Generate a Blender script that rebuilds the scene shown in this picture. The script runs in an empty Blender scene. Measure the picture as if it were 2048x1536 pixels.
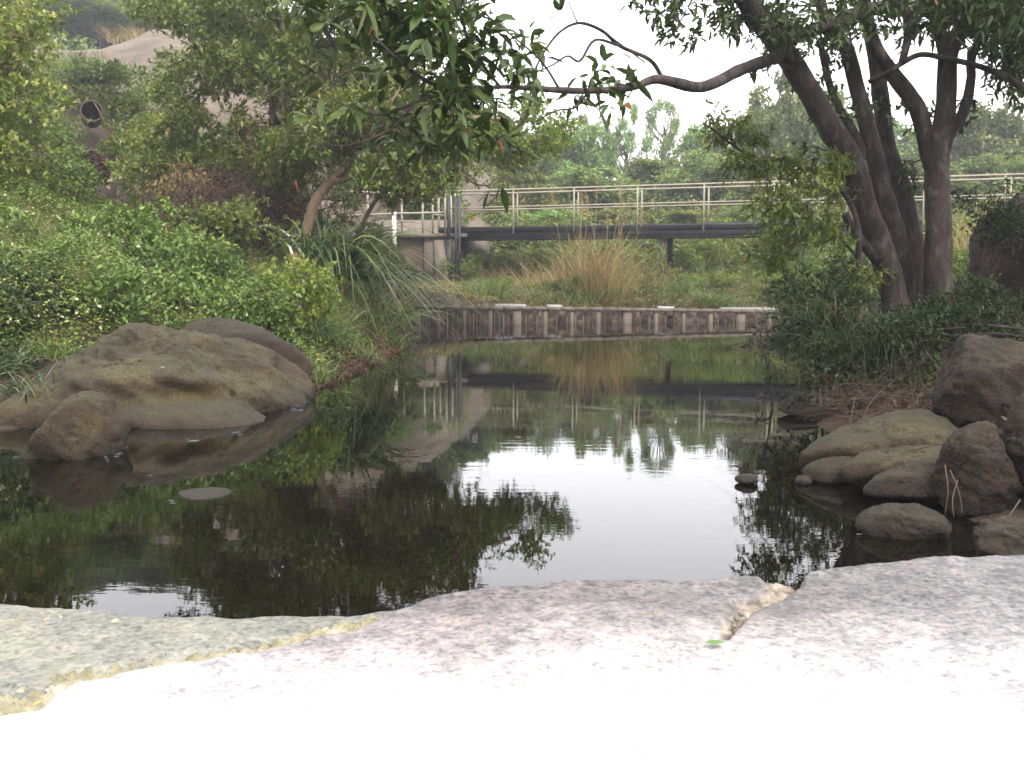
import bpy, bmesh, math, random
import numpy as np
from mathutils import Vector

R = math.radians
rng = np.random.default_rng(7)
random.seed(7)
scene = bpy.context.scene
COL = scene.collection

# ------------------------------------------------------------------ camera
CAMZ = 1.03; F = 1991.0; PITCH = math.atan(228 / F)
cd = bpy.data.cameras.new('camera'); cam = bpy.data.objects.new('camera', cd); COL.objects.link(cam)
cd.sensor_width = 36; cd.lens = 36 * F / 2048; cd.clip_start = 0.05; cd.clip_end = 2000
cam.location = (0, 0, CAMZ); cam.rotation_euler = (R(90) - PITCH, 0, 0)
scene.camera = cam
# ------------------------------------------------------------------ sky, sun, exposure
SUN_EL, SUN_AZ = R(50), R(158)       # azimuth of the sun measured from +Y clockwise
world = bpy.data.worlds.new('World'); scene.world = world; world.use_nodes = True
wn = world.node_tree; wn.nodes.clear()
wo = wn.nodes.new('ShaderNodeOutputWorld'); wb = wn.nodes.new('ShaderNodeBackground')
sky = wn.nodes.new('ShaderNodeTexSky'); sky.sky_type = 'NISHITA'; sky.sun_disc = False
sky.sun_elevation = SUN_EL; sky.sun_rotation = SUN_AZ; sky.dust_density = 4; sky.air_density = 1.0
hs = wn.nodes.new('ShaderNodeHueSaturation'); hs.inputs['Saturation'].default_value = 0.22
mx = wn.nodes.new('ShaderNodeMixRGB'); mx.inputs[0].default_value = 0.55; mx.inputs[2].default_value = (13.4, 13.2, 13.7, 1)
wn.links.new(sky.outputs[0], hs.inputs['Color']); wn.links.new(hs.outputs[0], mx.inputs[1])
wn.links.new(mx.outputs[0], wb.inputs[0]); wb.inputs[1].default_value = 0.10
wn.links.new(wb.outputs[0], wo.inputs[0])
sd = bpy.data.lights.new('sun', 'SUN'); sd.energy = 1.5; sd.angle = R(11); sd.color = (1, .96, .9)
sun = bpy.data.objects.new('sun', sd); COL.objects.link(sun)
sdir = Vector((math.sin(SUN_AZ) * math.cos(SUN_EL), math.cos(SUN_AZ) * math.cos(SUN_EL), math.sin(SUN_EL)))
sun.rotation_euler = sdir.to_track_quat('Z', 'Y').to_euler(); sun.location = (0, 0, 30)
scene.view_settings.view_transform = 'Standard'; scene.view_settings.look = 'None'
scene.view_settings.gamma = 1; scene.view_settings.exposure = 2.0
scene.cycles.filter_width = 1.55
scene.cycles.max_bounces = 7; scene.cycles.diffuse_bounces = 3; scene.cycles.glossy_bounces = 3
scene.cycles.transmission_bounces = 4; scene.cycles.volume_bounces = 0; scene.cycles.transparent_max_bounces = 6

# ------------------------------------------------------------------ helpers
def P(px, py, d):
    """world point seen at photo pixel (px, py) at depth d metres ahead"""
    u = (px - 1024) / F; v = (768 - py) / F
    y = math.cos(PITCH) + v * math.sin(PITCH); z = v * math.cos(PITCH) - math.sin(PITCH)
    t = d / y
    return np.array([u * t, d, CAMZ + z * t])
def PZ(px, py, z0):
    u = (px - 1024) / F; v = (768 - py) / F
    y = math.cos(PITCH) + v * math.sin(PITCH); z = v * math.cos(PITCH) - math.sin(PITCH)
    t = (z0 - CAMZ) / z
    return np.array([u * t, y * t, z0])

def hash3(i, j, k, s):
    n = (i * 374761393 + j * 668265263 + k * 2147483647 + s * 974634777) & 0xffffffff
    n = ((n ^ (n >> 13)) * 1274126177) & 0xffffffff
    n = n ^ (n >> 16)
    return (n & 0xffff) / 65535.0
def vnoise(p, s=0):
    p = np.asarray(p, float); f = np.floor(p).astype(np.int64); t = p - f; t = t * t * (3 - 2 * t)
    r = 0
    for a in (0, 1):
        for b in (0, 1):
            for c in (0, 1):
                w = (t[:, 0] if a else 1 - t[:, 0]) * (t[:, 1] if b else 1 - t[:, 1]) * (t[:, 2] if c else 1 - t[:, 2])
                r = r + w * hash3(f[:, 0] + a, f[:, 1] + b, f[:, 2] + c, s)
    return r * 2 - 1
def fbm(p, oct=4, s=0):
    r = 0; a = 1.0; p = np.asarray(p, float)
    for o in range(oct):
        r = r + a * vnoise(p * (2.03 ** o) + 17.3 * o, s + o); a *= .5
    return r
def nrm(v): return v / np.maximum(np.linalg.norm(v, axis=-1, keepdims=True), 1e-9)

def make_mesh(name, V, Fs, mats, parent=None, loc=None, rnd=None, smooth=True, midx=None):
    """Fs: list of int arrays (n,k)"""
    V = np.asarray(V, np.float32).reshape(-1, 3)
    if loc is not None: V = V - np.asarray(loc, np.float32)
    me = bpy.data.meshes.new(name)
    if not isinstance(Fs, list): Fs = [Fs]
    Fs = [np.asarray(f, np.int32) for f in Fs if len(f)]
    nl = sum(f.size for f in Fs); nf = sum(len(f) for f in Fs)
    me.vertices.add(len(V)); me.vertices.foreach_set('co', V.ravel())
    me.loops.add(nl); me.loops.foreach_set('vertex_index', np.concatenate([f.ravel() for f in Fs]))
    me.polygons.add(nf)
    tot = np.concatenate([np.full(len(f), f.shape[1], np.int32) for f in Fs])
    st = np.concatenate([[0], np.cumsum(tot)[:-1]]).astype(np.int32)
    me.polygons.foreach_set('loop_start', st); me.polygons.foreach_set('loop_total', tot)
    if smooth: me.polygons.foreach_set('use_smooth', np.ones(nf, bool))
    if rnd is not None:
        at = me.attributes.new('rnd', 'FLOAT', 'POINT'); at.data.foreach_set('value', np.asarray(rnd, np.float32))
    if not isinstance(mats, (list, tuple)): mats = [mats]
    for m in mats: me.materials.append(m)
    if midx is not None: me.polygons.foreach_set('material_index', np.asarray(midx, np.int32))
    me.update(); me.validate()
    o = bpy.data.objects.new(name, me); COL.objects.link(o)
    if parent is not None: o.parent = parent
    elif loc is not None: o.location = tuple(float(a) for a in loc)
    return o
def tag(o, label=None, cat=None, group=None, kind=None):
    if label: o['label'] = label
    if cat: o['category'] = cat
    if group: o['group'] = group
    if kind: o['kind'] = kind
    return o
def empty(name, loc, label, cat, group=None):
    o = bpy.data.objects.new(name, None); COL.objects.link(o); o.location = tuple(float(a) for a in loc)
    o.empty_display_size = .2
    return tag(o, label, cat, group)
def copy_tree(o, loc, rz=0, sc=(1, 1, 1), label=None, group=None):
    c = o.copy(); COL.objects.link(c); c.location = tuple(float(a) for a in loc); c.rotation_euler = (0, 0, rz); c.scale = sc
    if label: c['label'] = label
    if group: c['group'] = group
    for ch in o.children:
        k = ch.copy(); COL.objects.link(k); k.parent = c
    return c

# ---- geometry lists
class Geo:
    def __init__(s): s.V = []; s.F = {}; s.R = []; s.n = 0
    def add(s, V, Fl, r=None):
        V = np.asarray(V, float).reshape(-1, 3)
        for f in (Fl if isinstance(Fl, list) else [Fl]):
            f = np.asarray(f); s.F.setdefault(f.shape[1], []).append(f + s.n)
        s.V.append(V); s.R.append(np.full(len(V), .5) if r is None else np.broadcast_to(np.asarray(r, float), (len(V),)))
        s.n += len(V)
    def build(s, name, mats, parent=None, loc=None, smooth=True):
        return make_mesh(name, np.concatenate(s.V), [np.concatenate(f) for f in s.F.values()], mats, parent, loc, np.concatenate(s.R), smooth)

def catmull(pts, n=6):
    pts = np.asarray(pts, float)
    if len(pts) < 3: return np.array([pts[0] + (pts[-1] - pts[0]) * t for t in np.linspace(0, 1, n + 1)])
    q = np.vstack([2 * pts[0] - pts[1], pts, 2 * pts[-1] - pts[-2]]); out = []
    for i in range(1, len(q) - 2):
        for t in np.arange(n) / n:
            out.append(.5 * ((2 * q[i]) + (-q[i - 1] + q[i + 1]) * t + (2 * q[i - 1] - 5 * q[i] + 4 * q[i + 1] - q[i + 2]) * t * t + (-q[i - 1] + 3 * q[i] - 3 * q[i + 1] + q[i + 2]) * t ** 3))
    out.append(q[-2]); return np.array(out)
def tube(g, pts, rad, k=8, rough=0.0, r=.5, seed=0):
    pts = np.asarray(pts, float); m = len(pts); rad = np.broadcast_to(rad, (m,)).astype(float)
    T = nrm(np.gradient(pts, axis=0)); a = np.array([0, 0, 1.]) if abs(T[0][2]) < .8 else np.array([1., 0, 0])
    N = nrm(np.cross(T[0], a)); V = []
    for i in range(m):
        N = nrm(N - T[i] * np.dot(N, T[i])); B = np.cross(T[i], N)
        for j in range(k):
            th = 2 * math.pi * j / k; V.append(pts[i] + (N * math.cos(th) + B * math.sin(th)) * rad[i])
    V = np.array(V)
    if rough:
        c = np.repeat(pts, k, 0); V = c + (V - c) * (1 + rough * fbm(V * 6 + seed, 3))[:, None]
    i, j = np.meshgrid(np.arange(m - 1), np.arange(k), indexing='ij'); i = i.ravel(); j = j.ravel(); j2 = (j + 1) % k
    Q = np.stack([i * k + j, i * k + j2, (i + 1) * k + j2, (i + 1) * k + j], 1)
    V = np.vstack([V, pts[0], pts[-1]]); e0, e1 = m * k, m * k + 1; jj = np.arange(k); j2 = (jj + 1) % k
    T3 = np.vstack([np.stack([np.full(k, e0), j2, jj], 1), np.stack([np.full(k, e1), (m - 1) * k + jj, (m - 1) * k + j2], 1)])
    g.add(V, [Q, T3], r)
def box(g, c, s, ax=None, r=.5):
    """c centre, s full sizes, ax 3x3 rows = axes"""
    ax = np.eye(3) if ax is None else np.asarray(ax, float)
    co = np.array([[a, b, d] for a in (-.5, .5) for b in (-.5, .5) for d in (-.5, .5)]) * np.asarray(s, float)
    g.add(np.asarray(c, float) + co @ ax, np.array([[0, 1, 3, 2], [4, 6, 7, 5], [0, 4, 5, 1], [2, 3, 7, 6], [0, 2, 6, 4], [1, 5, 7, 3]]), r)
def prism(g, poly, z0=None, ext=(0, .3, 0)):
    """poly: list of 3D points, extruded by vector"""
    p = np.asarray(poly, float); n = len(p); V = np.vstack([p, p + np.asarray(ext, float)])
    g.add(V, [np.array([list(range(n))]), np.array([list(range(2 * n - 1, n - 1, -1))]), np.array([[i, i + n, (i + 1) % n + n, (i + 1) % n] for i in range(n)])])

def leaf_quads(g, C, D, L, W, N=None, fold=.12, r=None):
    """diamond leaves at C pointing along D"""
    n = len(C)
    if n == 0: return
    D = nrm(D); up = rng.normal(0, .55, (n, 3)); up[:, 2] += 1.0
    if N is not None: up = up + N
    S = nrm(np.cross(D, up)); U = np.cross(S, D)
    L = np.broadcast_to(L, (n,))[:, None] * rng.uniform(.7, 1.25, (n, 1)); Wd = L * W
    b = C; t = C + D * L - U * L * .12; m = C + D * L * .42
    l = m + S * Wd * .5 + U * L * fold * .6; q = m - S * Wd * .5 + U * L * fold * .6
    V = np.stack([b, l, t, q], 1).reshape(-1, 3)
    Fq = np.arange(n * 4).reshape(-1, 4)
    if r is None: r = rng.uniform(0, 1, n)
    g.add(V, Fq, np.repeat(r, 4))
def leaf_full(g, C, D, L, W, r=None, droop=.25):
    """pointed leaf with a folded midrib, 8 verts"""
    n = len(C)
    if n == 0: return
    D = nrm(D); up = rng.normal(0, .5, (n, 3)); up[:, 2] += 1.0
    S = nrm(np.cross(D, up)); U = np.cross(S, D)
    L = np.broadcast_to(L, (n,))[:, None] * rng.uniform(.65, 1.2, (n, 1)); Wd = L * W * rng.uniform(.8, 1.2, (n, 1))
    dr = np.array([0, 0, -1.]) * L * droop
    b = C; m1 = C + D * L * .3 + dr * .1; m2 = C + D * L * .68 + dr * .45; t = C + D * L + dr
    f = U * Wd * .16
    l1 = m1 + S * Wd * .46 + f; l2 = m2 + S * Wd * .36 + f; q1 = m1 - S * Wd * .46 + f; q2 = m2 - S * Wd * .36 + f
    V = np.stack([b, m1, m2, t, l1, l2, q1, q2], 1).reshape(-1, 3); o = (np.arange(n) * 8)[:, None]
    T = np.concatenate([o + np.array(a)[None] for a in ([0, 1, 4], [2, 3, 5], [0, 6, 1], [2, 7, 3])])
    Q = np.concatenate([o + np.array(a)[None] for a in ([1, 2, 5, 4], [6, 7, 2, 1])])
    if r is None: r = rng.uniform(0, 1, n)
    g.add(V, [T, Q], np.repeat(r, 8))
def blades(g, B, D, L, W, bend=.6, segs=4, r=None):
    """grass blades from B along D with gravity bend"""
    n = len(B); D = nrm(D); S = nrm(np.cross(D, np.tile([0, 0, 1.], (n, 1)) + rng.normal(0, .6, (n, 3))))
    L = np.broadcast_to(L, (n,))[:, None] * rng.uniform(.6, 1.15, (n, 1)); W = np.broadcast_to(W, (n,))[:, None]
    bend = np.broadcast_to(bend, (n,))[:, None] * rng.uniform(.4, 1.4, (n, 1)); rows = []
    H = nrm(D * np.array([1, 1, 0]) + rng.normal(0, .05, (n, 3)))
    for i in range(segs + 1):
        t = i / segs; c = B + D * L * t + (H * .35 - np.array([0, 0, 1.]) * .75) * bend * L * t ** 2.2
        w = W * (1 - t ** 1.6) * .5 + .0004
        rows += [c - S * w, c + S * w]
    V = np.stack(rows, 1).reshape(-1, 3); k = 2 * (segs + 1); o = (np.arange(n) * k)[:, None]
    Q = np.concatenate([o + np.array([2 * i, 2 * i + 1, 2 * i + 3, 2 * i + 2])[None] for i in range(segs)])
    if r is None: r = rng.uniform(0, 1, n)
    g.add(V, Q, np.repeat(r, k))
def whorls(g, C, r, n, L, W, per=7, full=False, flat=1.0, rv=None):
    """sprigs of leaves scattered in a blob of radius r round C"""
    ns = max(1, n // per); d = nrm(rng.normal(0, 1, (ns, 3))); rad = r * rng.uniform(.15, 1, (ns, 1)) ** .55
    c = C + d * rad * np.array([1, 1, flat]); ax = nrm(d + rng.normal(0, .5, (ns, 3)) + np.array([0, 0, .25]))
    c = np.repeat(c, per, 0); ax = np.repeat(ax, per, 0)
    t = rng.uniform(-.5, .5, (len(c), 1)) * L * 1.3; D = nrm(rng.normal(0, 1, (len(c), 3)) + ax * .55)
    rr = np.repeat(rng.uniform(0, 1, ns), per) * .6 + rng.uniform(0, .4, len(c))
    if rv is not None: rr = np.clip(rr * .75 + rv * .25, 0, 1)
    (leaf_full if full else leaf_quads)(g, c + ax * t, D, L, W, r=rr)

# ------------------------------------------------------------------ materials
def mat(name):
    m = bpy.data.materials.new(name); m.use_nodes = True; n = m.node_tree; n.nodes.clear()
    o = n.nodes.new('ShaderNodeOutputMaterial'); return m, n, o
def ramp(n, stops):
    r = n.nodes.new('ShaderNodeValToRGB'); e = r.color_ramp.elements
    e[0].position, e[0].color = stops[0][0], (*stops[0][1], 1); e[1].position, e[1].color = stops[-1][0], (*stops[-1][1], 1)
    for p, c in stops[1:-1]:
        x = e.new(p); x.color = (*c, 1)
    return r
def leaf_mat(name, stops, trans=.35, rough=.5, objvar=0.0, spec=.35):
    stops = [(p_, (c_[0] * 1.12 * .86, c_[1] * .86, c_[2] * .9 * .86)) for p_, c_ in stops] if 'leaf' in name or 'grass' in name else stops
    m, n, o = mat(name); at = n.nodes.new('ShaderNodeAttribute'); at.attribute_name = 'rnd'
    r = ramp(n, stops); n.links.new(at.outputs['Fac'], r.inputs[0]); colr = r.outputs[0]
    if objvar:
        oi = n.nodes.new('ShaderNodeObjectInfo'); h = n.nodes.new('ShaderNodeHueSaturation')
        mr = n.nodes.new('ShaderNodeMapRange'); mr.inputs[3].default_value = .5 - .035 * objvar; mr.inputs[4].default_value = .5 + .03 * objvar
        mv = n.nodes.new('ShaderNodeMapRange'); mv.inputs[3].default_value = 1 - .3 * objvar; mv.inputs[4].default_value = 1 + .35 * objvar
        n.links.new(oi.outputs['Random'], mr.inputs[0]); n.links.new(oi.outputs['Random'], mv.inputs[0])
        n.links.new(mr.outputs[0], h.inputs['Hue']); n.links.new(mv.outputs[0], h.inputs['Value']); n.links.new(colr, h.inputs['Color']); colr = h.outputs[0]
    p = n.nodes.new('ShaderNodeBsdfPrincipled'); p.inputs['Roughness'].default_value = rough; p.inputs['Specular IOR Level'].default_value = spec
    t = n.nodes.new('ShaderNodeBsdfTranslucent'); x = n.nodes.new('ShaderNodeMixShader'); x.inputs[0].default_value = trans
    n.links.new(colr, p.inputs['Base Color']); n.links.new(colr, t.inputs['Color'])
    n.links.new(p.outputs[0], x.inputs[1]); n.links.new(t.outputs[0], x.inputs[2]); n.links.new(x.outputs[0], o.inputs[0])
    return m
def noise_mat(name, stops, scale=3, stretch=(1, 1, 1), detail=8, rough=.85, bump=.3, bscale=None, bdist=.02, spec=.3, extra=None, dist=0.0):
    m, n, o = mat(name); tc = n.nodes.new('ShaderNodeTexCoord'); mp = n.nodes.new('ShaderNodeMapping'); mp.inputs['Scale'].default_value = stretch
    n.links.new(tc.outputs['Object'], mp.inputs[0]); ns = n.nodes.new('ShaderNodeTexNoise'); ns.inputs['Scale'].default_value = scale
    ns.inputs['Detail'].default_value = detail; ns.inputs['Roughness'].default_value = .62; ns.inputs['Distortion'].default_value = dist
    n.links.new(mp.outputs[0], ns.inputs['Vector']); r = ramp(n, stops); n.links.new(ns.outputs[0], r.inputs[0])
    p = n.nodes.new('ShaderNodeBsdfPrincipled'); p.inputs['Roughness'].default_value = rough; p.inputs['Specular IOR Level'].default_value = spec
    colr = r.outputs[0]
    if extra: colr = extra(n, tc, mp, colr, p)
    n.links.new(colr, p.inputs['Base Color'])
    if bump:
        b = n.nodes.new('ShaderNodeBump'); b.inputs['Strength'].default_value = bump; b.inputs['Distance'].default_value = bdist
        n2 = n.nodes.new('ShaderNodeTexNoise'); n2.inputs['Scale'].default_value = bscale or scale * 6; n2.inputs['Detail'].default_value = 6
        n2.inputs['Roughness'].default_value = .7
        n.links.new(mp.outputs[0], n2.inputs['Vector']); n.links.new(n2.outputs[0], b.inputs['Height']); n.links.new(b.outputs[0], p.inputs['Normal'])
    n.links.new(p.outputs[0], o.inputs[0]); return m

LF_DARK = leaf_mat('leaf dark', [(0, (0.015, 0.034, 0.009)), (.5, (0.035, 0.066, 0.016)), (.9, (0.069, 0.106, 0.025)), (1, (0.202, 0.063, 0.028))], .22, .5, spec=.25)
LF_SHADE = leaf_mat('leaf painted shade', [(0, (0.007, 0.015, 0.005)), (.5, (0.018, 0.035, 0.010)), (.9, (0.037, 0.057, 0.016)), (1, (0.083, 0.053, 0.024))], .2, .55, spec=.2)  # leaf colour lowered to paint in the shade of bank and hollow
LF_MID = leaf_mat('leaf mid', [(0, (0.038, 0.069, 0.013)), (.5, (0.088, 0.133, 0.023)), (.85, (0.156, 0.188, 0.031)), (.96, (0.261, 0.202, 0.035)), (1, (0.381, 0.150, 0.044))], .35)
LF_BRIGHT = leaf_mat('leaf bright', [(0, (0.036, 0.076, 0.014)), (.45, (0.077, 0.147, 0.025)), (.85, (0.132, 0.210, 0.038)), (1, (0.223, 0.234, 0.062))], .28)
LF_YG = leaf_mat('leaf yellow green', [(0, (0.058, 0.107, 0.013)), (.5, (0.126, 0.197, 0.027)), (1, (0.233, 0.269, 0.048))], .45)
LF_PALE = leaf_mat('leaf pale vine', [(0, (0.058, 0.110, 0.019)), (.45, (0.118, 0.187, 0.032)), (.75, (0.235, 0.286, 0.071)), (1, (0.494, 0.462, 0.189))], .4)
LF_DRY = leaf_mat('dry grass', [(0, (0.095, 0.072, 0.031)), (.4, (0.190, 0.154, 0.064)), (.75, (0.286, 0.215, 0.100)), (1, (0.152, 0.205, 0.054))], .3)
LF_GRASS = leaf_mat('green grass', [(0, (0.032, 0.062, 0.017)), (.5, (0.074, 0.131, 0.029)), (.85, (0.129, 0.175, 0.050)), (1, (0.239, 0.175, 0.083))], .35)
LF_PAND = leaf_mat('long leaf', [(0, (0.014, 0.033, 0.011)), (.5, (0.032, 0.070, 0.021)), (.85, (0.065, 0.116, 0.037)), (1, (0.157, 0.141, 0.047))], .25, .35, spec=.5)
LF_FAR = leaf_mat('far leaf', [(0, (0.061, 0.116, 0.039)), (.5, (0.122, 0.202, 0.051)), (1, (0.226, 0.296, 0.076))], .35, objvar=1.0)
LF_BUSH = leaf_mat('bush leaf', [(0, (0.048, 0.083, 0.016)), (.5, (0.108, 0.156, 0.031)), (.85, (0.191, 0.229, 0.047)), (1, (0.299, 0.208, 0.070))], .35, objvar=.8)
LF_RED = leaf_mat('red brown leaf', [(0, (0.030, 0.013, 0.010)), (.5, (0.054, 0.026, 0.018)), (.8, (0.083, 0.042, 0.026)), (1, (0.030, 0.042, 0.015))], .3)
LF_WEED = leaf_mat('dark weed', [(0, (.015, .012, .012)), (1, (.05, .03, .03))], .1)
FLOWER = leaf_mat('cream blossom', [(0, (.22, .25, .12)), (1, (.42, .43, .22))], .3)
BARK = noise_mat('dark bark', [(.33, (0.008, 0.005, 0.004)), (.47, (0.021, 0.014, 0.012)), (.56, (0.035, 0.024, 0.019)), (.66, (0.070, 0.056, 0.047)), (.75, (0.028, 0.021, 0.016))], 9, (1, 1, .45), bump=1.0, bscale=36, bdist=.03, dist=.8)
BARK_T = noise_mat('tan bark', [(.1, (.03, .02, .015)), (.3, (0.081, 0.051, 0.029)), (.55, (0.149, 0.102, 0.064)), (.75, (0.205, 0.150, 0.099))], 6, (1, 1, .4), bump=.6, bscale=30)
TWIG2 = noise_mat('brown brushwood', [(.3, (0.022, 0.013, 0.009)), (.6, (0.062, 0.038, 0.025)), (.75, (0.105, 0.070, 0.047))], 2, bump=0)
TWIG = noise_mat('dead twig', [(.3, (0.021, 0.014, 0.009)), (.7, (0.068, 0.044, 0.029))], 6, bump=0)
BARK_F = noise_mat('far bark', [(.3, (0.056, 0.040, 0.032)), (.7, (0.136, 0.112, 0.088))], 3, bump=0)
def moss_extra(green, amt, wet=0.0, sc=1.6):
    def f(n, tc, mp, colr, p):
        ge = n.nodes.new('ShaderNodeNewGeometry'); sp = n.nodes.new('ShaderNodeSeparateXYZ'); n.links.new(ge.outputs['Normal'], sp.inputs[0])
        ns = n.nodes.new('ShaderNodeTexNoise'); ns.inputs['Scale'].default_value = sc; ns.inputs['Detail'].default_value = 7; ns.inputs['Roughness'].default_value = .65
        n.links.new(tc.outputs['Object'], ns.inputs['Vector'])
        ad = n.nodes.new('ShaderNodeMath'); ad.operation = 'MULTIPLY_ADD'; ad.inputs[1].default_value = .55; n.links.new(sp.outputs[2], ad.inputs[0]); n.links.new(ns.outputs[0], ad.inputs[2])
        mr = n.nodes.new('ShaderNodeMapRange'); mr.inputs[1].default_value = .72; mr.inputs[2].default_value = 1.1; mr.inputs[4].default_value = amt
        n.links.new(ad.outputs[0], mr.inputs[0]); x = n.nodes.new('ShaderNodeMixRGB'); x.inputs[2].default_value = (*green, 1)
        n.links.new(mr.outputs[0], x.inputs[0]); n.links.new(colr, x.inputs[1]); out = x.outputs[0]
        # thin dark fracture lines and darker weathered patches
        nw = n.nodes.new('ShaderNodeTexNoise'); nw.inputs['Scale'].default_value = 2.2; nw.inputs['Detail'].default_value = 5; nw.inputs['Distortion'].default_value = .5
        m8 = n.nodes.new('ShaderNodeMapping'); m8.inputs['Rotation'].default_value = (.2, .5, .3); m8.inputs['Scale'].default_value = (.8, 1, 3.2); n.links.new(tc.outputs['Object'], m8.inputs[0]); n.links.new(m8.outputs[0], nw.inputs['Vector'])
        rw = ramp(n, [(.36, (.6, .57, .54)), (.487, (1, 1, 1)), (.497, (.38, .36, .34)), (.507, (1, 1, 1)), (.66, (1.35, 1.32, 1.22))]); n.links.new(nw.outputs[0], rw.inputs[0])
        mw = n.nodes.new('ShaderNodeMixRGB'); mw.blend_type = 'MULTIPLY'; mw.inputs[0].default_value = .85; n.links.new(out, mw.inputs[1]); n.links.new(rw.outputs[0], mw.inputs[2]); out = mw.outputs[0]
        # pale and dark lichen flecks
        vo = n.nodes.new('ShaderNodeTexNoise'); vo.inputs['Scale'].default_value = 48; vo.inputs['Detail'].default_value = 6; vo.inputs['Roughness'].default_value = .75
        n.links.new(tc.outputs['Object'], vo.inputs['Vector']); r2 = ramp(n, [(.36, (.42, .42, .42)), (.47, (.9, .9, .9)), (.55, (1.1, 1.1, 1.08)), (.64, (2.1, 2.05, 1.9))])
        n.links.new(vo.outputs[0], r2.inputs[0]); mu = n.nodes.new('ShaderNodeMixRGB'); mu.blend_type = 'MULTIPLY'; mu.inputs[0].default_value = .8
        n.links.new(out, mu.inputs[1]); n.links.new(r2.outputs[0], mu.inputs[2]); out = mu.outputs[0]
        if wet:
            s2 = n.nodes.new('ShaderNodeSeparateXYZ'); n.links.new(ge.outputs['Position'], s2.inputs[0])
            n3 = n.nodes.new('ShaderNodeMath'); n3.operation = 'MULTIPLY_ADD'; n3.inputs[1].default_value = .06; n3.inputs[2].default_value = -.03
            n.links.new(ns.outputs[0], n3.inputs[0]); n4 = n.nodes.new('ShaderNodeMath'); n4.operation = 'SUBTRACT'; n.links.new(s2.outputs[2], n4.inputs[0]); n.links.new(n3.outputs[0], n4.inputs[1])
            m2 = n.nodes.new('ShaderNodeMapRange'); m2.inputs[1].default_value = .015; m2.inputs[2].default_value = .015 + wet; m2.inputs[3].default_value = .72; m2.inputs[4].default_value = 0
            n.links.new(n4.outputs[0], m2.inputs[0]); x2 = n.nodes.new('ShaderNodeMixRGB'); x2.inputs[2].default_value = (.02, .015, .01, 1)
            n.links.new(m2.outputs[0], x2.inputs[0]); n.links.new(out, x2.inputs[1]); out = x2.outputs[0]
        return out
    return f
ROCK = noise_mat('mossy boulder', [(.3, (0.017, 0.011, 0.004)), (.5, (0.034, 0.022, 0.009)), (.62, (0.046, 0.032, 0.012)), (.78, (0.062, 0.042, 0.017))], 2.2, bump=1.0, bscale=60, bdist=.03, extra=moss_extra((.048, .047, .020), .6, .13), dist=.6)
ROCK_D = noise_mat('brown boulder', [(.3, (0.011, 0.008, 0.004)), (.5, (0.024, 0.014, 0.008)), (.62, (0.030, 0.018, 0.009)), (.78, (0.041, 0.025, 0.014))], 2.6, bump=1.0, bscale=60, bdist=.03, extra=moss_extra((.045, .045, .022), .35, .12), dist=.6)
DOME = noise_mat('bare rock slope', [(.3, (0.046, 0.034, 0.025)), (.45, (0.078, 0.059, 0.043)), (.55, (0.091, 0.071, 0.052)), (.7, (0.113, 0.088, 0.066))], .35, (1, 1, 2.2), bump=.5, bscale=2.5, bdist=.3)
EARTH = noise_mat('earth', [(.3, (0.013, 0.008, 0.005)), (.5, (0.029, 0.017, 0.009)), (.62, (0.039, 0.025, 0.014)), (.75, (0.021, 0.020, 0.006))], 1.4, bump=.8, bscale=14, bdist=.05)
EMBANK = noise_mat('stony bank face', [(.35, (0.004, 0.002, 0.002)), (.47, (0.014, 0.007, 0.004)), (.56, (0.035, 0.019, 0.012)), (.63, (0.076, 0.048, 0.032)), (.7, (0.022, 0.013, 0.008))], 7, bump=.9, bscale=16, bdist=.05)
CONC = noise_mat('weathered concrete', [(.3, (0.051, 0.038, 0.027)), (.5, (0.083, 0.065, 0.049)), (.75, (0.119, 0.098, 0.075))], 2.0, (1, 1, .3), bump=.3, bscale=30)
CONC_P = noise_mat('pale concrete', [(.3, (0.081, 0.065, 0.048)), (.6, (0.119, 0.099, 0.077)), (.8, (0.149, 0.128, 0.101))], 2.0, bump=.3, bscale=30)
CONC_D = noise_mat('stained concrete', [(.3, (0.023, 0.014, 0.009)), (.5, (0.049, 0.031, 0.022)), (.75, (0.075, 0.051, 0.037))], 2.5, (1, 1, .4), bump=.4, bscale=30)
WHITE_LEDGE = noise_mat('white washed ledge', [(.4, (0.138, 0.138, 0.141)), (.7, (0.245, 0.245, 0.251))], 4, bump=.1)
RAIL = noise_mat('beige painted rail', [(.3, (0.156, 0.135, 0.099)), (.6, (0.218, 0.192, 0.146)), (.8, (0.244, 0.224, 0.177))], 6, bump=.1)
STEEL = noise_mat('dark steel beam', [(.35, (0.010, 0.010, 0.014)), (.6, (0.022, 0.020, 0.025)), (.72, (0.043, 0.024, 0.017))], 3, (1, 1, 1), bump=.2, rough=.6)
BLACK = noise_mat('black iron', [(.3, (.01, .01, .012)), (.7, (.03, .028, .03))], 4, bump=.1, rough=.6)
WHITEP = noise_mat('white pipe', [(.3, (.4, .38, .33)), (.7, (.6, .58, .52))], 4, bump=.1, rough=.6)

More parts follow.
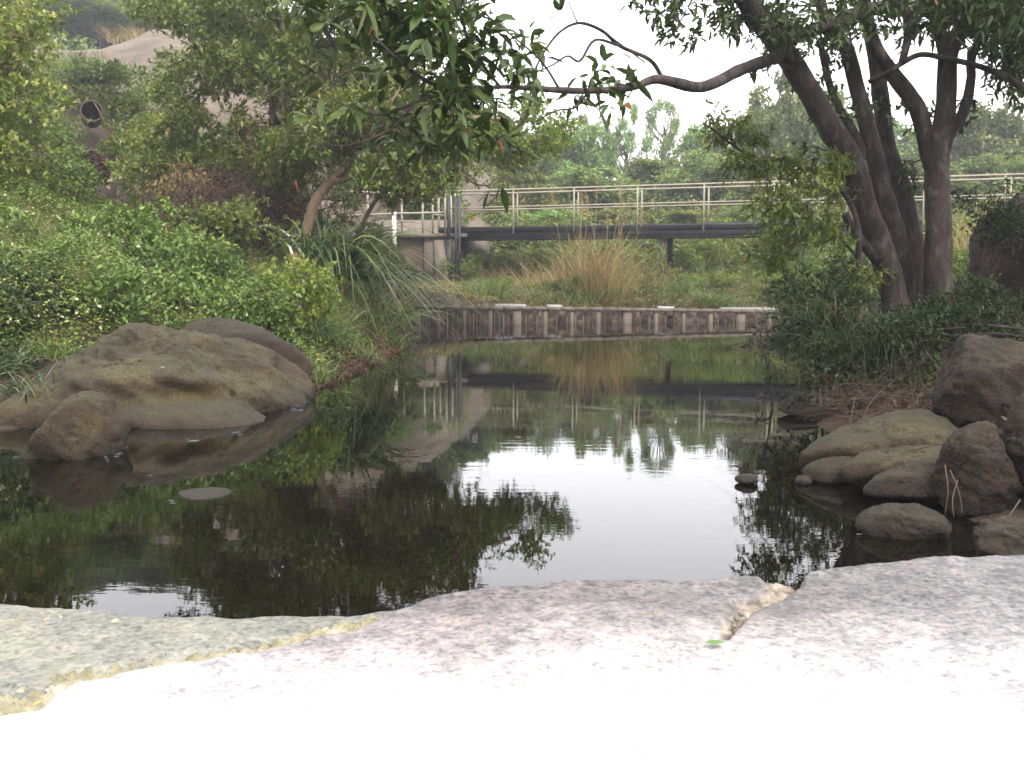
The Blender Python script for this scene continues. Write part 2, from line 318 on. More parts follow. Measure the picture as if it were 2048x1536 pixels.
def water_mat():
    m, n, o = mat('pond water'); p = n.nodes.new('ShaderNodeBsdfPrincipled')
    p.inputs['Base Color'].default_value = (.0022, .0018, .0012, 1); p.inputs['Roughness'].default_value = .012; p.inputs['IOR'].default_value = 1.333
    tc = n.nodes.new('ShaderNodeTexCoord'); mp = n.nodes.new('ShaderNodeMapping'); mp.inputs['Scale'].default_value = (.8, 2.6, 1)
    n.links.new(tc.outputs['Object'], mp.inputs[0])
    a = n.nodes.new('ShaderNodeTexNoise'); a.inputs['Scale'].default_value = 5.5; a.inputs['Detail'].default_value = 3; n.links.new(mp.outputs[0], a.inputs['Vector'])
    c = n.nodes.new('ShaderNodeTexNoise'); c.inputs['Scale'].default_value = .6; c.inputs['Detail'].default_value = 2; n.links.new(mp.outputs[0], c.inputs['Vector'])
    k = n.nodes.new('ShaderNodeMapRange'); k.inputs[1].default_value = .4; k.inputs[2].default_value = .68; k.inputs[3].default_value = .12; k.inputs[4].default_value = 1.0
    n.links.new(c.outputs[0], k.inputs[0]); mu = n.nodes.new('ShaderNodeMath'); mu.operation = 'MULTIPLY'; n.links.new(a.outputs[0], mu.inputs[0]); n.links.new(k.outputs[0], mu.inputs[1])
    b = n.nodes.new('ShaderNodeBump'); b.inputs['Strength'].default_value = .06; b.inputs['Distance'].default_value = .01
    n.links.new(mu.outputs[0], b.inputs['Height']); n.links.new(b.outputs[0], p.inputs['Normal']); n.links.new(p.outputs[0], o.inputs[0]); return m
WATER = water_mat()

def granite(name, tint, sc=1.0, moss=0.0, wash_and_crack=False):
    """coarse speckled granite: pale feldspar, grey quartz, dark mica flecks"""
    m, n, o = mat(name); tc = n.nodes.new('ShaderNodeTexCoord'); p = n.nodes.new('ShaderNodeBsdfPrincipled'); p.inputs['Roughness'].default_value = .8
    p.inputs['Specular IOR Level'].default_value = .3
    def N(s, d=4, dist=0):
        x = n.nodes.new('ShaderNodeTexNoise'); x.inputs['Scale'].default_value = s; x.inputs['Detail'].default_value = d; x.inputs['Distortion'].default_value = dist
        x.inputs['Roughness'].default_value = .6
        n.links.new(tc.outputs['Object'], x.inputs['Vector']); return x
    a = N(5, 6, .5); t = np.array(tint)
    ra = ramp(n, [(.3, tuple(t * .74)), (.5, tuple(t * .92)), (.7, tuple(np.minimum(t * 1.15, .85)))]); n.links.new(a.outputs[0], ra.inputs[0])
    g1 = N(95 * sc, 3, .3); rg = ramp(n, [(.36, (.43, .43, .44)), (.44, (.85, .83, .82)), (.55, (1, 1, 1)), (.66, (1.3, 1.28, 1.22))]); n.links.new(g1.outputs[0], rg.inputs[0])
    mu = n.nodes.new('ShaderNodeMixRGB'); mu.blend_type = 'MULTIPLY'; mu.inputs[0].default_value = .85; n.links.new(ra.outputs[0], mu.inputs[1]); n.links.new(rg.outputs[0], mu.inputs[2])
    g2 = N(30 * sc, 4, .4); r2 = ramp(n, [(.38, (.62, .62, .635)), (.5, (.95, .95, .95)), (.63, (1.15, 1.06, 1.0))]); n.links.new(g2.outputs[0], r2.inputs[0])
    m2 = n.nodes.new('ShaderNodeMixRGB'); m2.blend_type = 'MULTIPLY'; m2.inputs[0].default_value = .7; n.links.new(mu.outputs[0], m2.inputs[1]); n.links.new(r2.outputs[0], m2.inputs[2])
    out = m2.outputs[0]
    if moss:
        g3 = N(4.5, 6, .8); r3 = ramp(n, [(.5, (0, 0, 0)), (.66, (moss,) * 3)]); n.links.new(g3.outputs[0], r3.inputs[0])
        x = n.nodes.new('ShaderNodeMixRGB'); x.inputs[2].default_value = (.2, .2, .11, 1); n.links.new(r3.outputs[0], x.inputs[0]); n.links.new(out, x.inputs[1]); out = x.outputs[0]
    if wash_and_crack:
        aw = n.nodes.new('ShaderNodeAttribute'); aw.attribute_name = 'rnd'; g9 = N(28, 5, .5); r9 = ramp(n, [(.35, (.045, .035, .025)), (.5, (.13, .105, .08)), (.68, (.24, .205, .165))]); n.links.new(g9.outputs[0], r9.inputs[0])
        # pinkish stone at the left, grey lichen towards the water, overexposed wash painted near camera
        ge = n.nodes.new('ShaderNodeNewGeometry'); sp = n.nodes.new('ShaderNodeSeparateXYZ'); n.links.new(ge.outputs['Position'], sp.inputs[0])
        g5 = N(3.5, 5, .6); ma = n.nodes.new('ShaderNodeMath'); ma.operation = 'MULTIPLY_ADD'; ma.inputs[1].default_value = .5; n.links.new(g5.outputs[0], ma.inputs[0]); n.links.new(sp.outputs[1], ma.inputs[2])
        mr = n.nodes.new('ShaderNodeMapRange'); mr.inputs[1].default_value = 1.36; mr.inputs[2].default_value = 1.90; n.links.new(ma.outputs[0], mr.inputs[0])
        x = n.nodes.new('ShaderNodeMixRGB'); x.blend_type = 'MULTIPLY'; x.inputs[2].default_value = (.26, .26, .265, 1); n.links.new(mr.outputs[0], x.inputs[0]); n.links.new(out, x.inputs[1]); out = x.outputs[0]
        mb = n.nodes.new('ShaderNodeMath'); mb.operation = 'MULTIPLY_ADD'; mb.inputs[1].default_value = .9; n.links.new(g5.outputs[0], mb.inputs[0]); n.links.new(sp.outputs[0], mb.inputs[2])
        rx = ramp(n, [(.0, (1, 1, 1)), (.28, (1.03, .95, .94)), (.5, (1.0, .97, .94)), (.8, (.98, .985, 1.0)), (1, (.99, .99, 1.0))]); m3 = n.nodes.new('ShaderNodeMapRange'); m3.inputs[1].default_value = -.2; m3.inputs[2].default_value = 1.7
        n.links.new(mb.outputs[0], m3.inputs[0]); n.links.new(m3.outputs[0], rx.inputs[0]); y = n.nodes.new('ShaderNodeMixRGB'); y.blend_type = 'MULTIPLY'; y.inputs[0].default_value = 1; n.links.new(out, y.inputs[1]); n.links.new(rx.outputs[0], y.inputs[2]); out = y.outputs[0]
        m7 = n.nodes.new('ShaderNodeMapRange'); m7.inputs[3].default_value = .4; m7.inputs[4].default_value = .95; n.links.new(mr.outputs[0], m7.inputs[0]); n.links.new(m7.outputs[0], mu.inputs[0]); n.links.new(m7.outputs[0], m2.inputs[0])  # speckle contrast fades towards the camera as part of the painted wash
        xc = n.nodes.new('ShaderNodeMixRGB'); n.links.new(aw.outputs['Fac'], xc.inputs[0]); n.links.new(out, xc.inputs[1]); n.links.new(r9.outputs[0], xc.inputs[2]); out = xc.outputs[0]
    n.links.new(out, p.inputs['Base Color'])
    b = n.nodes.new('ShaderNodeBump'); b.inputs['Strength'].default_value = .5; b.inputs['Distance'].default_value = .004
    g4 = N(60, 6); n.links.new(g4.outputs[0], b.inputs['Height']); n.links.new(b.outputs[0], p.inputs['Normal']); n.links.new(p.outputs[0], o.inputs[0]); return m
GR_L = granite('grey green granite', (.135, .137, .118), 1, .25)
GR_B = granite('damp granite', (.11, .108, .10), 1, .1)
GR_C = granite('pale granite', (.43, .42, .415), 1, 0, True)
MORTAR = noise_mat('mossy mortar', [(.3, (0.117, 0.107, 0.060)), (.5, (0.210, 0.192, 0.120)), (.7, (0.327, 0.295, 0.257))], 22, bump=.9, bscale=60, bdist=.012)
CRACKST = noise_mat('ochre broken stone', [(.3, (0.077, 0.043, 0.021)), (.5, (0.154, 0.107, 0.066)), (.7, (0.215, 0.168, 0.120))], 18, bump=.7, bscale=50, bdist=.01)
# ------------------------------------------------------------------ terrain
POND = np.array([(-4.2, .4), (-4.2, 4.4), (-3.5, 6.1), (-1.8, 7.9), (-1.55, 10.5), (-1.45, 13.7), (-2.1, 19.5), (6.2, 20.5), (4.5, 14), (2.75, 9.2), (2.15, 7.2), (1.75, 5.2), (1.9, 4), (3.0, 3.4), (3.6, 2.4), (3.6, .4)])
def sdist(X, Y, poly):
    """signed distance, positive outside"""
    d = np.full(X.shape, 1e9); ins = np.zeros(X.shape, bool); n = len(poly)
    for i in range(n):
        a = poly[i]; b = poly[(i + 1) % n]; e = b - a; t = np.clip(((X - a[0]) * e[0] + (Y - a[1]) * e[1]) / (e @ e), 0, 1)
        d = np.minimum(d, np.hypot(X - a[0] - t * e[0], Y - a[1] - t * e[1]))
        c = ((a[1] > Y) != (b[1] > Y)) & (X < (b[0] - a[0]) * (Y - a[1]) / ((b[1] - a[1]) or 1e-9) + a[0]); ins ^= c
    return np.where(ins, -d, d)
CP = np.array([(-2.6,8.6,.3),(-3,9.3,.6),(-4.2,9.5,1.0),(-5.5,9.5,1.35),(-8,9,2.0),(-12,9,3),(-5,6.5,.5),(-5.5,4,.6),(-8,4,1.2),(-2.4,11,.45),(-2.3,13,.6),(-3.2,14,.95),(-5,13,1.4),(-8,14,2.4),(-14,14,4),(-2.6,16,.75),(-2.6,18,.7),
 (-3,22,.9),(-5,20,1.7),(-8,20,2.4),(-12,20,4),(-9,21.3,4.0),(-9,20.2,2.5),(-8.9,23,4.3),(-13,24,5),(-20,22,6),(-4,24,.9),(-4,27,1.2),(-6,25,3),
 (0,20.5,.33),(3,20.5,.33),(6,21,.35),(9,21,.6),(0,24,.42),(4,24,.35),(8,25,.5),(3,28,.6),(0,28,.7),(8,30,1),(0,34,2),(6,36,2),(12,34,2),(20,30,2.5),
 (-10,30,4),(-10,42,6.5),(-16,38,5),(-22,42,7),(-4,34,2.5),(0,45,3.5),(-20,60,16),(-10,60,11.5),(0,60,6),(10,60,4.5),(25,60,5),(40,50,6),(0,120,9),(60,120,12),(-60,120,15),(-60,40,12),(60,0,3),(-40,0,6),
 (3.3,7,.3),(3.8,9,.6),(4.6,9,.75),(6,9,1),(9,9,1.5),(3.3,5,.4),(5,5,.9),(8,5,1.4),(4.2,3.2,.3),(5.3,12,.7),(5.5,14,.6),(8,14,1),(6.6,19,.5),(10,19,.9),(15,15,2),(20,5,2),
 (0,0,-.1),(0,-3,0),(-5,0,.1),(5,0,.1),(0,-30,.5),(-60,-60,2),(60,-60,2)])
def _tps(r2): return r2 * np.log(np.sqrt(r2) + 1e-6)
_A = _tps(((CP[:, None, :2] - CP[None, :, :2]) ** 2).sum(-1)) + np.eye(len(CP)) * .02
_Pm = np.c_[np.ones(len(CP)), CP[:, :2]]; _M = np.block([[_A, _Pm], [_Pm.T, np.zeros((3, 3))]])
_w = np.linalg.solve(_M, np.r_[CP[:, 2], 0, 0, 0])
def land(X, Y):
    X = np.asarray(X, float); Y = np.asarray(Y, float); x = np.clip(X.ravel(), -70, 70); y = np.clip(Y.ravel(), -60, 125)
    out = np.empty(len(x))
    for s in range(0, len(x), 20000):
        q = np.c_[x[s:s + 20000], y[s:s + 20000]]
        out[s:s + 20000] = _tps(((q[:, None] - CP[None, :, :2]) ** 2).sum(-1)) @ _w[:-3] + _w[-3] + q @ _w[-2:]
    return np.clip(out, -.2, 40).reshape(X.shape)
def ground(X, Y):
    X = np.asarray(X, float); Y = np.asarray(Y, float); d = sdist(X, Y, POND); L = np.maximum(land(X, Y), .03)
    nz = fbm(np.c_[X.ravel() * 1.3, Y.ravel() * 1.3, np.zeros(X.size)], 4).reshape(X.shape)
    t = np.clip(d / .9, 0, 1); t = t * (1.7 - .7 * t)
    h = L * t + nz * .07 * t
    near = np.clip((2.6 - Y) / .6, 0, 1) * (np.abs(X) < 3.6)
    h = np.where(d < 0, -.8 * np.clip(-d / .35, 0, 1), h)
    return h
def axis(lo, hi, c0, c1, fine, grow=1.13):
    a = list(np.arange(c0, c1, fine)); s = fine; x = a[-1]
    while x < hi: s *= grow; x += s; a.append(x)
    s = fine; x = a[0]; b = []
    while x > lo: s *= grow; x -= s; b.append(x)
    return np.array(b[::-1] + a)
gx = axis(-900, 900, -10, 11, .14); gy = axis(-300, 1500, .5, 26, .14)
GX, GY = np.meshgrid(gx, gy, indexing='ij'); GZ = ground(GX, GY)
def grid_faces(nx, ny):
    i, j = np.meshgrid(np.arange(nx - 1), np.arange(ny - 1), indexing='ij'); i = i.ravel(); j = j.ravel()
    return np.stack([i * ny + j, (i + 1) * ny + j, (i + 1) * ny + j + 1, i * ny + j + 1], 1)
o = make_mesh('ground', np.stack([GX, GY, GZ], -1), grid_faces(len(gx), len(gy)), EARTH); tag(o, kind='structure')
def gz(x, y): return float(ground(np.array([x]), np.array([y]))[0])
o = make_mesh('water', [(-9, -3, 0), (9, -3, 0), (9, 21, 0), (-9, 21, 0)], np.array([[0, 1, 2, 3]]), WATER, smooth=False); tag(o, kind='structure')

# ------------------------------------------------------------------ rocks
def ico(sub):
    bm = bmesh.new(); bmesh.ops.create_icosphere(bm, subdivisions=sub, radius=1)
    V = np.array([v.co[:] for v in bm.verts]); Fc = np.array([[v.index for v in f.verts] for f in bm.faces]); bm.free(); return V, Fc
ICO = {}
def smax(a, b, k):
    h = np.clip(.5 + .5 * (a - b) / k, 0, 1); return b * (1 - h) + a * h + k * h * (1 - h)
def rock(name, label, ells, cen=None, facets=11, carve=(), cuts=(), amp=.06, nf=1.6, sub=5, m=None, k=.12, cat='boulder', group=None, seed=0, strata=0.0, fine=.012):
    if sub not in ICO: ICO[sub] = ico(sub)
    D, Fc = ICO[sub]; cen = np.asarray(ells[0][0] if cen is None else cen, float)
    def sdf(p):
        r = None
        for e in ells:
            c, rad = np.asarray(e[0], float), np.asarray(e[1], float); q = p - c
            if len(e) == 4 and e[2] == 'M': q = q @ e[3].T; e = (c, rad)
            rz = R(e[2]) if len(e) > 2 else 0; ry = R(e[3]) if len(e) > 3 else 0
            x = q[:, 0] * math.cos(rz) + q[:, 1] * math.sin(rz); y = -q[:, 0] * math.sin(rz) + q[:, 1] * math.cos(rz); z = q[:, 2]
            x2 = x * math.cos(ry) - z * math.sin(ry); z2 = x * math.sin(ry) + z * math.cos(ry)
            s = (np.sqrt((x2 / rad[0]) ** 2 + (y / rad[1]) ** 2 + (z2 / rad[2]) ** 2) - 1) * rad.min()
            if r is None: r = s
            else:
                h = np.clip(.5 + .5 * (r - s) / k, 0, 1); r = r * (1 - h) + s * h - k * h * (1 - h)
        for e in carve:
            c, rad = np.asarray(e[0], float), np.asarray(e[1], float); q = (p - c) / rad; s = (np.linalg.norm(q, axis=1) - 1) * rad.min(); r = smax(r, -s, .03)
        for pt, nn in cuts:
            nn = nrm(np.asarray(nn, float)); s = (p - np.asarray(pt, float)) @ nn
            r = smax(r, s, .035 * float(np.max(ells[0][1])))
        return r
    fr = np.random.default_rng(seed + 500); cuts = list(cuts); e0 = ells[0]
    for _ in range(facets):
        nn = nrm(fr.normal(0, 1, 3) * np.array([1, 1, .8]) + np.array([0, -.35, .35])); rad = np.asarray(e0[1], float); sup = float(np.linalg.norm(rad * nn)); cuts.append((np.asarray(e0[0], float) + nn * sup * fr.uniform(.72, .92), nn))
    lo = np.zeros(len(D)); hi = np.full(len(D), 60.0)
    mxr = max(np.max(e[1]) + np.linalg.norm(np.asarray(e[0]) - cen) for e in ells) * 1.1; hi[:] = mxr
    for _ in range(22):
        mid = (lo + hi) / 2; ins = sdf(cen + D * mid[:, None]) < 0; lo = np.where(ins, mid, lo); hi = np.where(ins, hi, mid)
    p = cen + D * lo[:, None]; S = np.median(lo)
    an = nrm(np.array([.35 + .3 * math.sin(seed), .2, 1.])); pa_ = p + np.outer(p @ an, an) * 2.2
    d = amp * fbm(pa_ * nf / max(S, .01) * .8 + seed * 7.7, 6, seed) + fine * fbm(p * 14 / max(S, .2) + 3, 4, seed + 9)
    rd = 1 - np.abs(fbm(p * nf * 1.1 / S + 31 + seed, 3, seed + 4)); rd2 = 1 - np.abs(fbm(pa_ * nf * .6 / S + 77 + seed, 3, seed + 6)); d = d - amp * 1.1 * np.clip(rd - .93, 0, 1) * 9 - amp * 1.2 * np.clip(rd2 - .94, 0, 1) * 12
    if strata: d = d + strata * np.sin(p[:, 2] * 26 / S + 2.5 * fbm(p * 2 / S, 3, seed))
    p = p + D * (d * S)[:, None]
    loc = cen.copy(); loc[2] = max(0, p[:, 2].min())
    o = make_mesh(name, p, Fc, m or ROCK, loc=loc); return tag(o, label, cat, group)

def slant(tip, end, w, t, ext=1.12):
    tip, end = np.asarray(tip), np.asarray(end); a = nrm(end - tip); b = nrm(np.cross(np.array([0, 0, 1.]), a)); c = np.cross(a, b); L = np.linalg.norm(end - tip) / 2
    return ((tip + end) / 2, (L * ext, w, t), 'M', np.stack([a, b, c]))
# bare rock slope on the hill
rock('rock_dome', 'huge bare pinkish grey rock slope on the hillside behind the left trees', [((-13.5, 43, -.5), (14, 13.5, 10.8)), ((-6, 41, 0), (6.5, 9, 6.4)), ((-20, 40, 0), (9, 10, 9.5))], cen=(-12, 42, 2), amp=.035, nf=2.2, sub=6, m=DOME, k=1.5, cat='rock slope', fine=.01, facets=0)
# left boulders
rock('boulder', 'large moss tinted boulder rising from the water at the left bank', [(P(310, 765, 7.6), (1.0, .9, .42), 0, 6), (P(150, 790, 7.4), (.70, .7, .36), 0, -14), (P(490, 775, 7.8), (.50, .75, .34), 0, 16), (P(400, 845, 6.75), (.66, .34, .13), 3, 4), (P(70, 835, 7.0), (.62, .6, .27), 0, -12), (P(330, 725, 7.0), (.55, .3, .16), 0, 4)],
     cen=P(300, 800, 7.5), cuts=[(P(575, 750, 7.8), (.85, -.1, .8)), (P(150, 715, 7.4), (-.6, -.2, 1)), (P(340, 672, 7.4), (.02, -.35, 1)), (P(500, 700, 7.7), (.5, -.25, 1))], carve=[(P(420, 806, 6.45), (.55, .12, .05)), (P(560, 820, 6.9), (.25, .2, .06))], facets=0, amp=.07, nf=3.0, sub=6, m=ROCK, k=.07, seed=2, fine=.014)
rock('boulder', 'low brownish boulder hump right behind the large mossy boulder', [(P(440, 720, 8.6), (.62, .5, .38), 0, 8), (P(540, 745, 8.5), (.40, .4, .28), 0, 18)], amp=.05, nf=2, sub=5, m=ROCK_D, seed=5)
rock('boulder', 'small angular tan boulder in the water in front of the large mossy one', [(P(160, 880, 5.6), (.27, .3, .30)), (P(100, 900, 5.5), (.14, .2, .18))], cuts=[(P(215, 850, 5.5), (.9, -.1, .55)), (P(95, 850, 5.5), (-1, -.1, .75)), (P(160, 880, 5.33), (.1, -1, .3))], amp=.06, nf=2.2, sub=5, m=ROCK, seed=8)
rock('flat_stone', 'flat round stone barely breaking the dark water surface at left', [(PZ(410, 992, -.012), (.17, .155, .024))], amp=.05, sub=4, m=ROCK_D, cat='stone', seed=11, fine=.02)
# right rocks
SL = R(0)
rock('boulder', 'big round brown boulder at the right edge above the layered rocks', [(P(1975, 775, 5.3), (.30, .38, .30)), (P(2050, 760, 5.5), (.3, .4, .28))], amp=.06, nf=3.4, fine=.022, facets=14, sub=5, m=ROCK_D, seed=21)
rock('slanting_rock', 'uppermost slanting rock of the right bank laced with roots', [slant(P(1630, 950, 4.75), P(1895, 835, 5.35), 0.3, 0.115)], cen=(P(1630, 950, 4.75) + P(1895, 835, 5.35)) / 2, amp=.06, nf=3.4, fine=.022, facets=14, sub=5, m=ROCK, cat='rock', group='slanting bank rocks', seed=22)
rock('slanting_rock', 'middle slanting rock of the right bank ending in a pointed wet tip', [slant(P(1712, 972, 4.42), P(1880, 880, 4.9), 0.2, 0.075)], cen=(P(1712, 972, 4.42) + P(1880, 880, 4.9)) / 2, amp=.06, nf=3.4, fine=.022, facets=14, sub=5, m=ROCK, cat='rock', group='slanting bank rocks', seed=23)
rock('slanting_rock', 'dark low slanting rock reaching left into the water below the roots', [slant(P(1618, 955, 4.72), P(1800, 905, 5.0), 0.16, 0.06)], cen=(P(1618, 955, 4.72) + P(1800, 905, 5.0)) / 2, amp=.06, nf=3.4, fine=.022, facets=14, sub=5, m=ROCK_D, cat='rock', group='slanting bank rocks', seed=24)
rock('slanting_rock', 'lowest slanting rock just above the pointed triangular stone', [slant(P(1752, 1003, 4.18), P(1935, 925, 4.6), 0.18, 0.075)], cen=(P(1752, 1003, 4.18) + P(1935, 925, 4.6)) / 2, amp=.06, nf=3.4, fine=.022, facets=14, sub=5, m=ROCK_D, cat='rock', group='slanting bank rocks', seed=25)
rock('boulder', 'tall upright grey brown boulder between the slanting rocks and the right edge', [(P(1950, 935, 4.15), (.13, .2, .21), 0, 10), (P(1990, 990, 4.05), (.17, .2, .14), 0, 20)], amp=.06, nf=3.4, fine=.022, facets=14, sub=5, m=ROCK_D, seed=26)
rock('boulder', 'rounded boulder cut by the right picture edge beside the upright one', [(P(2075, 895, 4.1), (.145, .2, .24))], amp=.06, nf=3.4, fine=.022, facets=14, sub=5, m=ROCK_D, seed=27)
rock('triangular_stone', 'low triangular stone lying in the water at the right bank', [(P(1815, 1052, 3.85), (.20, .16, .085), 0, 0)], cuts=[(P(1740, 1035, 3.8), (-.55, -.1, 1)), (P(1880, 1035, 3.8), (.5, -.1, 1))], amp=.06, nf=3.4, fine=.022, facets=14, sub=5, m=ROCK_D, cat='stone', seed=28)
rock('wet_stone', 'small dark pointed stone alone in the water left of the slanting rocks', [(P(1494, 958, 4.75), (.062, .05, .024))], amp=.08, sub=4, m=ROCK_D, cat='stone', seed=29)
rock('wet_stone', 'small pale stone at the waterline beside the low slanting rock', [(P(1606, 960, 4.75), (.045, .05, .022))], amp=.08, sub=4, m=ROCK, cat='stone', seed=30)
rock('bank_rock', 'dark low rock in the bottom right corner by the granite slab', [(P(2030, 1090, 3.3), (.16, .16, .09))], amp=.06, nf=3.4, fine=.022, facets=14, sub=5, m=ROCK_D, cat='rock', seed=31)
rock('flat_rock', 'long flat pale rock at the waterline under the right bank brush', [(P(1610, 822, 7.0), (.23, .2, .055), 0, 10)], amp=.07, sub=4, m=ROCK, cat='rock', seed=32)
rock('boulder', 'dark overgrown boulder block behind the right tree at the picture edge', [(P(2080, 520, 9.6), (.62, .8, .78))], cuts=[(P(1972, 500, 9.5), (-1, -.05, .06)), (P(2040, 385, 9.5), (-.1, 0, 1))], amp=.05, sub=5, m=EARTH, seed=33)

# ------------------------------------------------------------------ foreground granite slabs
SLZ = .45
def pix_poly(pts): return np.array([PZ(a, b, SLZ)[:2] for a, b in pts])
def slab(name, label, poly, m, zoff=0.0, edge=.035, seed=0, tilt=(0, 0), soft=.012, zf=None, crk=None):
    x0, x1 = poly[:, 0].min() - .06, poly[:, 0].max() + .06; y0, y1 = poly[:, 1].min() - .06, poly[:, 1].max() + .06
    vx = lambda a, b: [max(a, x0), min(b, x1)]
    xs = np.unique(np.r_[np.arange(max(x0, -1.2), min(x1, 1.2), .0055), np.arange(x0, min(x1, -1.2), .05) if x0 < -1.2 else [], np.arange(max(x0, 1.2), x1, .05) if x1 > 1.2 else []])
    ys = np.unique(np.r_[np.arange(max(y0, .85), y1, .0055), np.arange(y0, .85, .05) if y0 < .85 else []])
    X, Y = np.meshgrid(xs, ys, indexing='ij')
    w = .012 * fbm(np.c_[X.ravel() * 9, Y.ravel() * 9, np.full(X.size, seed)], 4, seed).reshape(X.shape)
    d = -sdist(X, Y, poly) + w
    n1 = fbm(np.c_[X.ravel() * 2.2, Y.ravel() * 2.2, np.full(X.size, seed + .5)], 3, seed).reshape(X.shape) * .012
    n2 = fbm(np.c_[X.ravel() * 26, Y.ravel() * 26, np.full(X.size, seed)], 4, seed + 3).reshape(X.shape) * .0022
    att = np.zeros(X.shape)
    if crk is not None:
        dc = np.full(X.shape, 9.); lft = np.zeros(X.shape)
        for (a, b) in zip(crk[:-1], crk[1:]):
            e = b - a; tt = np.clip(((X - a[0]) * e[0] + (Y - a[1]) * e[1]) / (e @ e), 0, 1); qx = X - a[0] - tt * e[0]; qy = Y - a[1] - tt * e[1]; di = np.hypot(qx, qy); m_ = di < dc; dc = np.where(m_, di, dc); lft = np.where(m_, np.sign(e[0] * qy - e[1] * qx), lft)
        along = np.clip((Y - crk[-1][1]) / (crk[0][1] - crk[-1][1]), 0, 1); wl = np.where(lft < 0, .012 + .060 * along, .004 + .006 * along)
        wn = 1 + .5 * fbm(np.c_[X.ravel() * 30, Y.ravel() * 30, X.ravel() * 0], 3, 5).reshape(X.shape); k_ = np.clip(1 - dc / (wl * wn), 0, 1); k_ = np.where((Y < crk[-1][1] - .005), 0, k_)
        att = np.clip(k_ * 2.5, 0, 1)
    t = np.clip(d / edge, 0, 1); rd = -(1 - np.sqrt(np.clip(1 - (1 - t) ** 2, 0, 1))) * edge * .5
    Z = SLZ + zoff + n1 + n2 + rd + np.minimum(d, 0) * 9 + tilt[0] * (X - poly[:, 0].mean()) + tilt[1] * (Y - 1.6)
    if crk is not None:
        Z = Z - k_ ** .8 * .030 * (.35 + .65 * along) * (1 + .35 * fbm(np.c_[X.ravel() * 45, Y.ravel() * 45, X.ravel() * 0], 4, 8).reshape(X.shape)) - .03 * np.clip(1 - dc / .004, 0, 1) * (k_ > 0)
    Fq = grid_faces(len(xs), len(ys)); keep = (d > -.05).ravel(); Fq = Fq[keep[Fq].all(1)]
    used = np.unique(Fq); mp = np.full(X.size, -1); mp[used] = np.arange(len(used)); V = np.stack([X, Y, Z], -1).reshape(-1, 3)[used]
    o = make_mesh(name, V, mp[Fq], m, rnd=att.ravel()[used], loc=(float(poly[:, 0].mean()), float(poly[:, 1].mean()), 0)); return tag(o, label, 'stone slab', 'cemented granite slabs in the foreground')
far = lambda *a: [tuple(q) for q in a]
seam = [(-200, 1445), (0, 1400), (70, 1392), (140, 1350), (240, 1330), (330, 1318), (500, 1290), (620, 1262), (700, 1245), (785, 1225)]
slab('granite_slab', 'grey green lichen tinted granite slab at the left behind the mossy seam', pix_poly([(-900, 1205), (-100, 1190), (60, 1196), (180, 1204), (250, 1216), (310, 1226), (420, 1226), (560, 1228), (700, 1226), (770, 1222)] + seam[::-1][1:] + [(-900, 1560)]), GR_L, zoff=-.006, seed=1, edge=.03)
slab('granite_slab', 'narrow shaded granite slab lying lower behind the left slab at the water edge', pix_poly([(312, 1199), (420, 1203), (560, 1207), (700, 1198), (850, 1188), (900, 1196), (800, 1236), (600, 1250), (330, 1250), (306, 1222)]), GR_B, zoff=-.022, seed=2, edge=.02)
cen_poly = [PZ(a, b, SLZ)[:2] for a, b in [(790, 1222), (850, 1198), (950, 1186), (1100, 1172), (1300, 1158), (1450, 1150), (1560, 1147), (1592, 1150), (1610, 1145), (1660, 1134), (1760, 1124), (1900, 1114), (2048, 1106), (2500, 1085), (3000, 1085)]]
cen_poly += [np.array([3.2, -1.2]), np.array([-2.6, -1.2])] + [PZ(a, b, SLZ)[:2] for a, b in [(-300, 1470), (0, 1412), (75, 1403), (145, 1362), (240, 1342), (330, 1328), (500, 1302), (620, 1274), (705, 1256)]]
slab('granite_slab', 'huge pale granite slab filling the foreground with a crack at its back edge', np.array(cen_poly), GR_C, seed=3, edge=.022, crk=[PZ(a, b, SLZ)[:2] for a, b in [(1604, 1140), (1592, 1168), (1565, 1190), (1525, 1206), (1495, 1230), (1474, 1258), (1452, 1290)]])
# core under the slabs down into the water
g = Geo(); box(g, (0, .05, -.12), (7.2, 2.9, 1.0)); o = g.build('slab_footing', CONC_D, smooth=False); tag(o, 'dark masonry footing carrying the granite slabs at the water edge', 'footing')
# mortar seam: lumpy ridge
def lumpy(name, label, pts, wid, hgt, m, cat, seed=0, z0=SLZ, lump=.7):
    p = catmull([PZ(a, b, z0) for a, b in pts], 14); n = len(p); k = 22
    T = nrm(np.gradient(p, axis=0)); S = nrm(np.cross(T, [0, 0, 1.])); w = np.interp(np.linspace(0, 1, n), np.linspace(0, 1, len(wid)), wid)
    s = np.linspace(-1, 1, k); V = p[:, None] + S[:, None] * (w[:, None] * s)[..., None]
    V = V.reshape(-1, 3); hh = (hgt * (1 - np.abs(s) ** 2.2))[None].repeat(n, 0).ravel()
    nz = fbm(V * 110, 4, seed); V[:, 2] += hh * (1 + lump * nz) - .012 + .004 * nz; V[:, :2] += (fbm(V * 30 + 5, 2, seed)[:, None]) * .006
    o = make_mesh(name, V, grid_faces(n, k), m, loc=(float(V[:, 0].mean()), float(V[:, 1].mean()), z0)); return tag(o, label, cat)
lumpy('mortar_seam', 'lumpy yellow green mossy mortar seam between left and middle slabs', [(-150, 1425), (0, 1395), (70, 1375), (150, 1350), (240, 1325), (330, 1310), (500, 1292), (640, 1262), (720, 1240), (785, 1227)], [.06, .055, .045, .04, .045, .05, .035, .025, .008], .007, MORTAR, 'mortar seam', 3, lump=1.1)
lumpy('mortar_ridge', 'thin mossy ridge line across the grey green left slab', [(-80, 1232), (60, 1238), (150, 1232), (230, 1240), (330, 1250)], [.012, .018, .012, .014, .004], .007, MORTAR, 'mortar seam', 6)
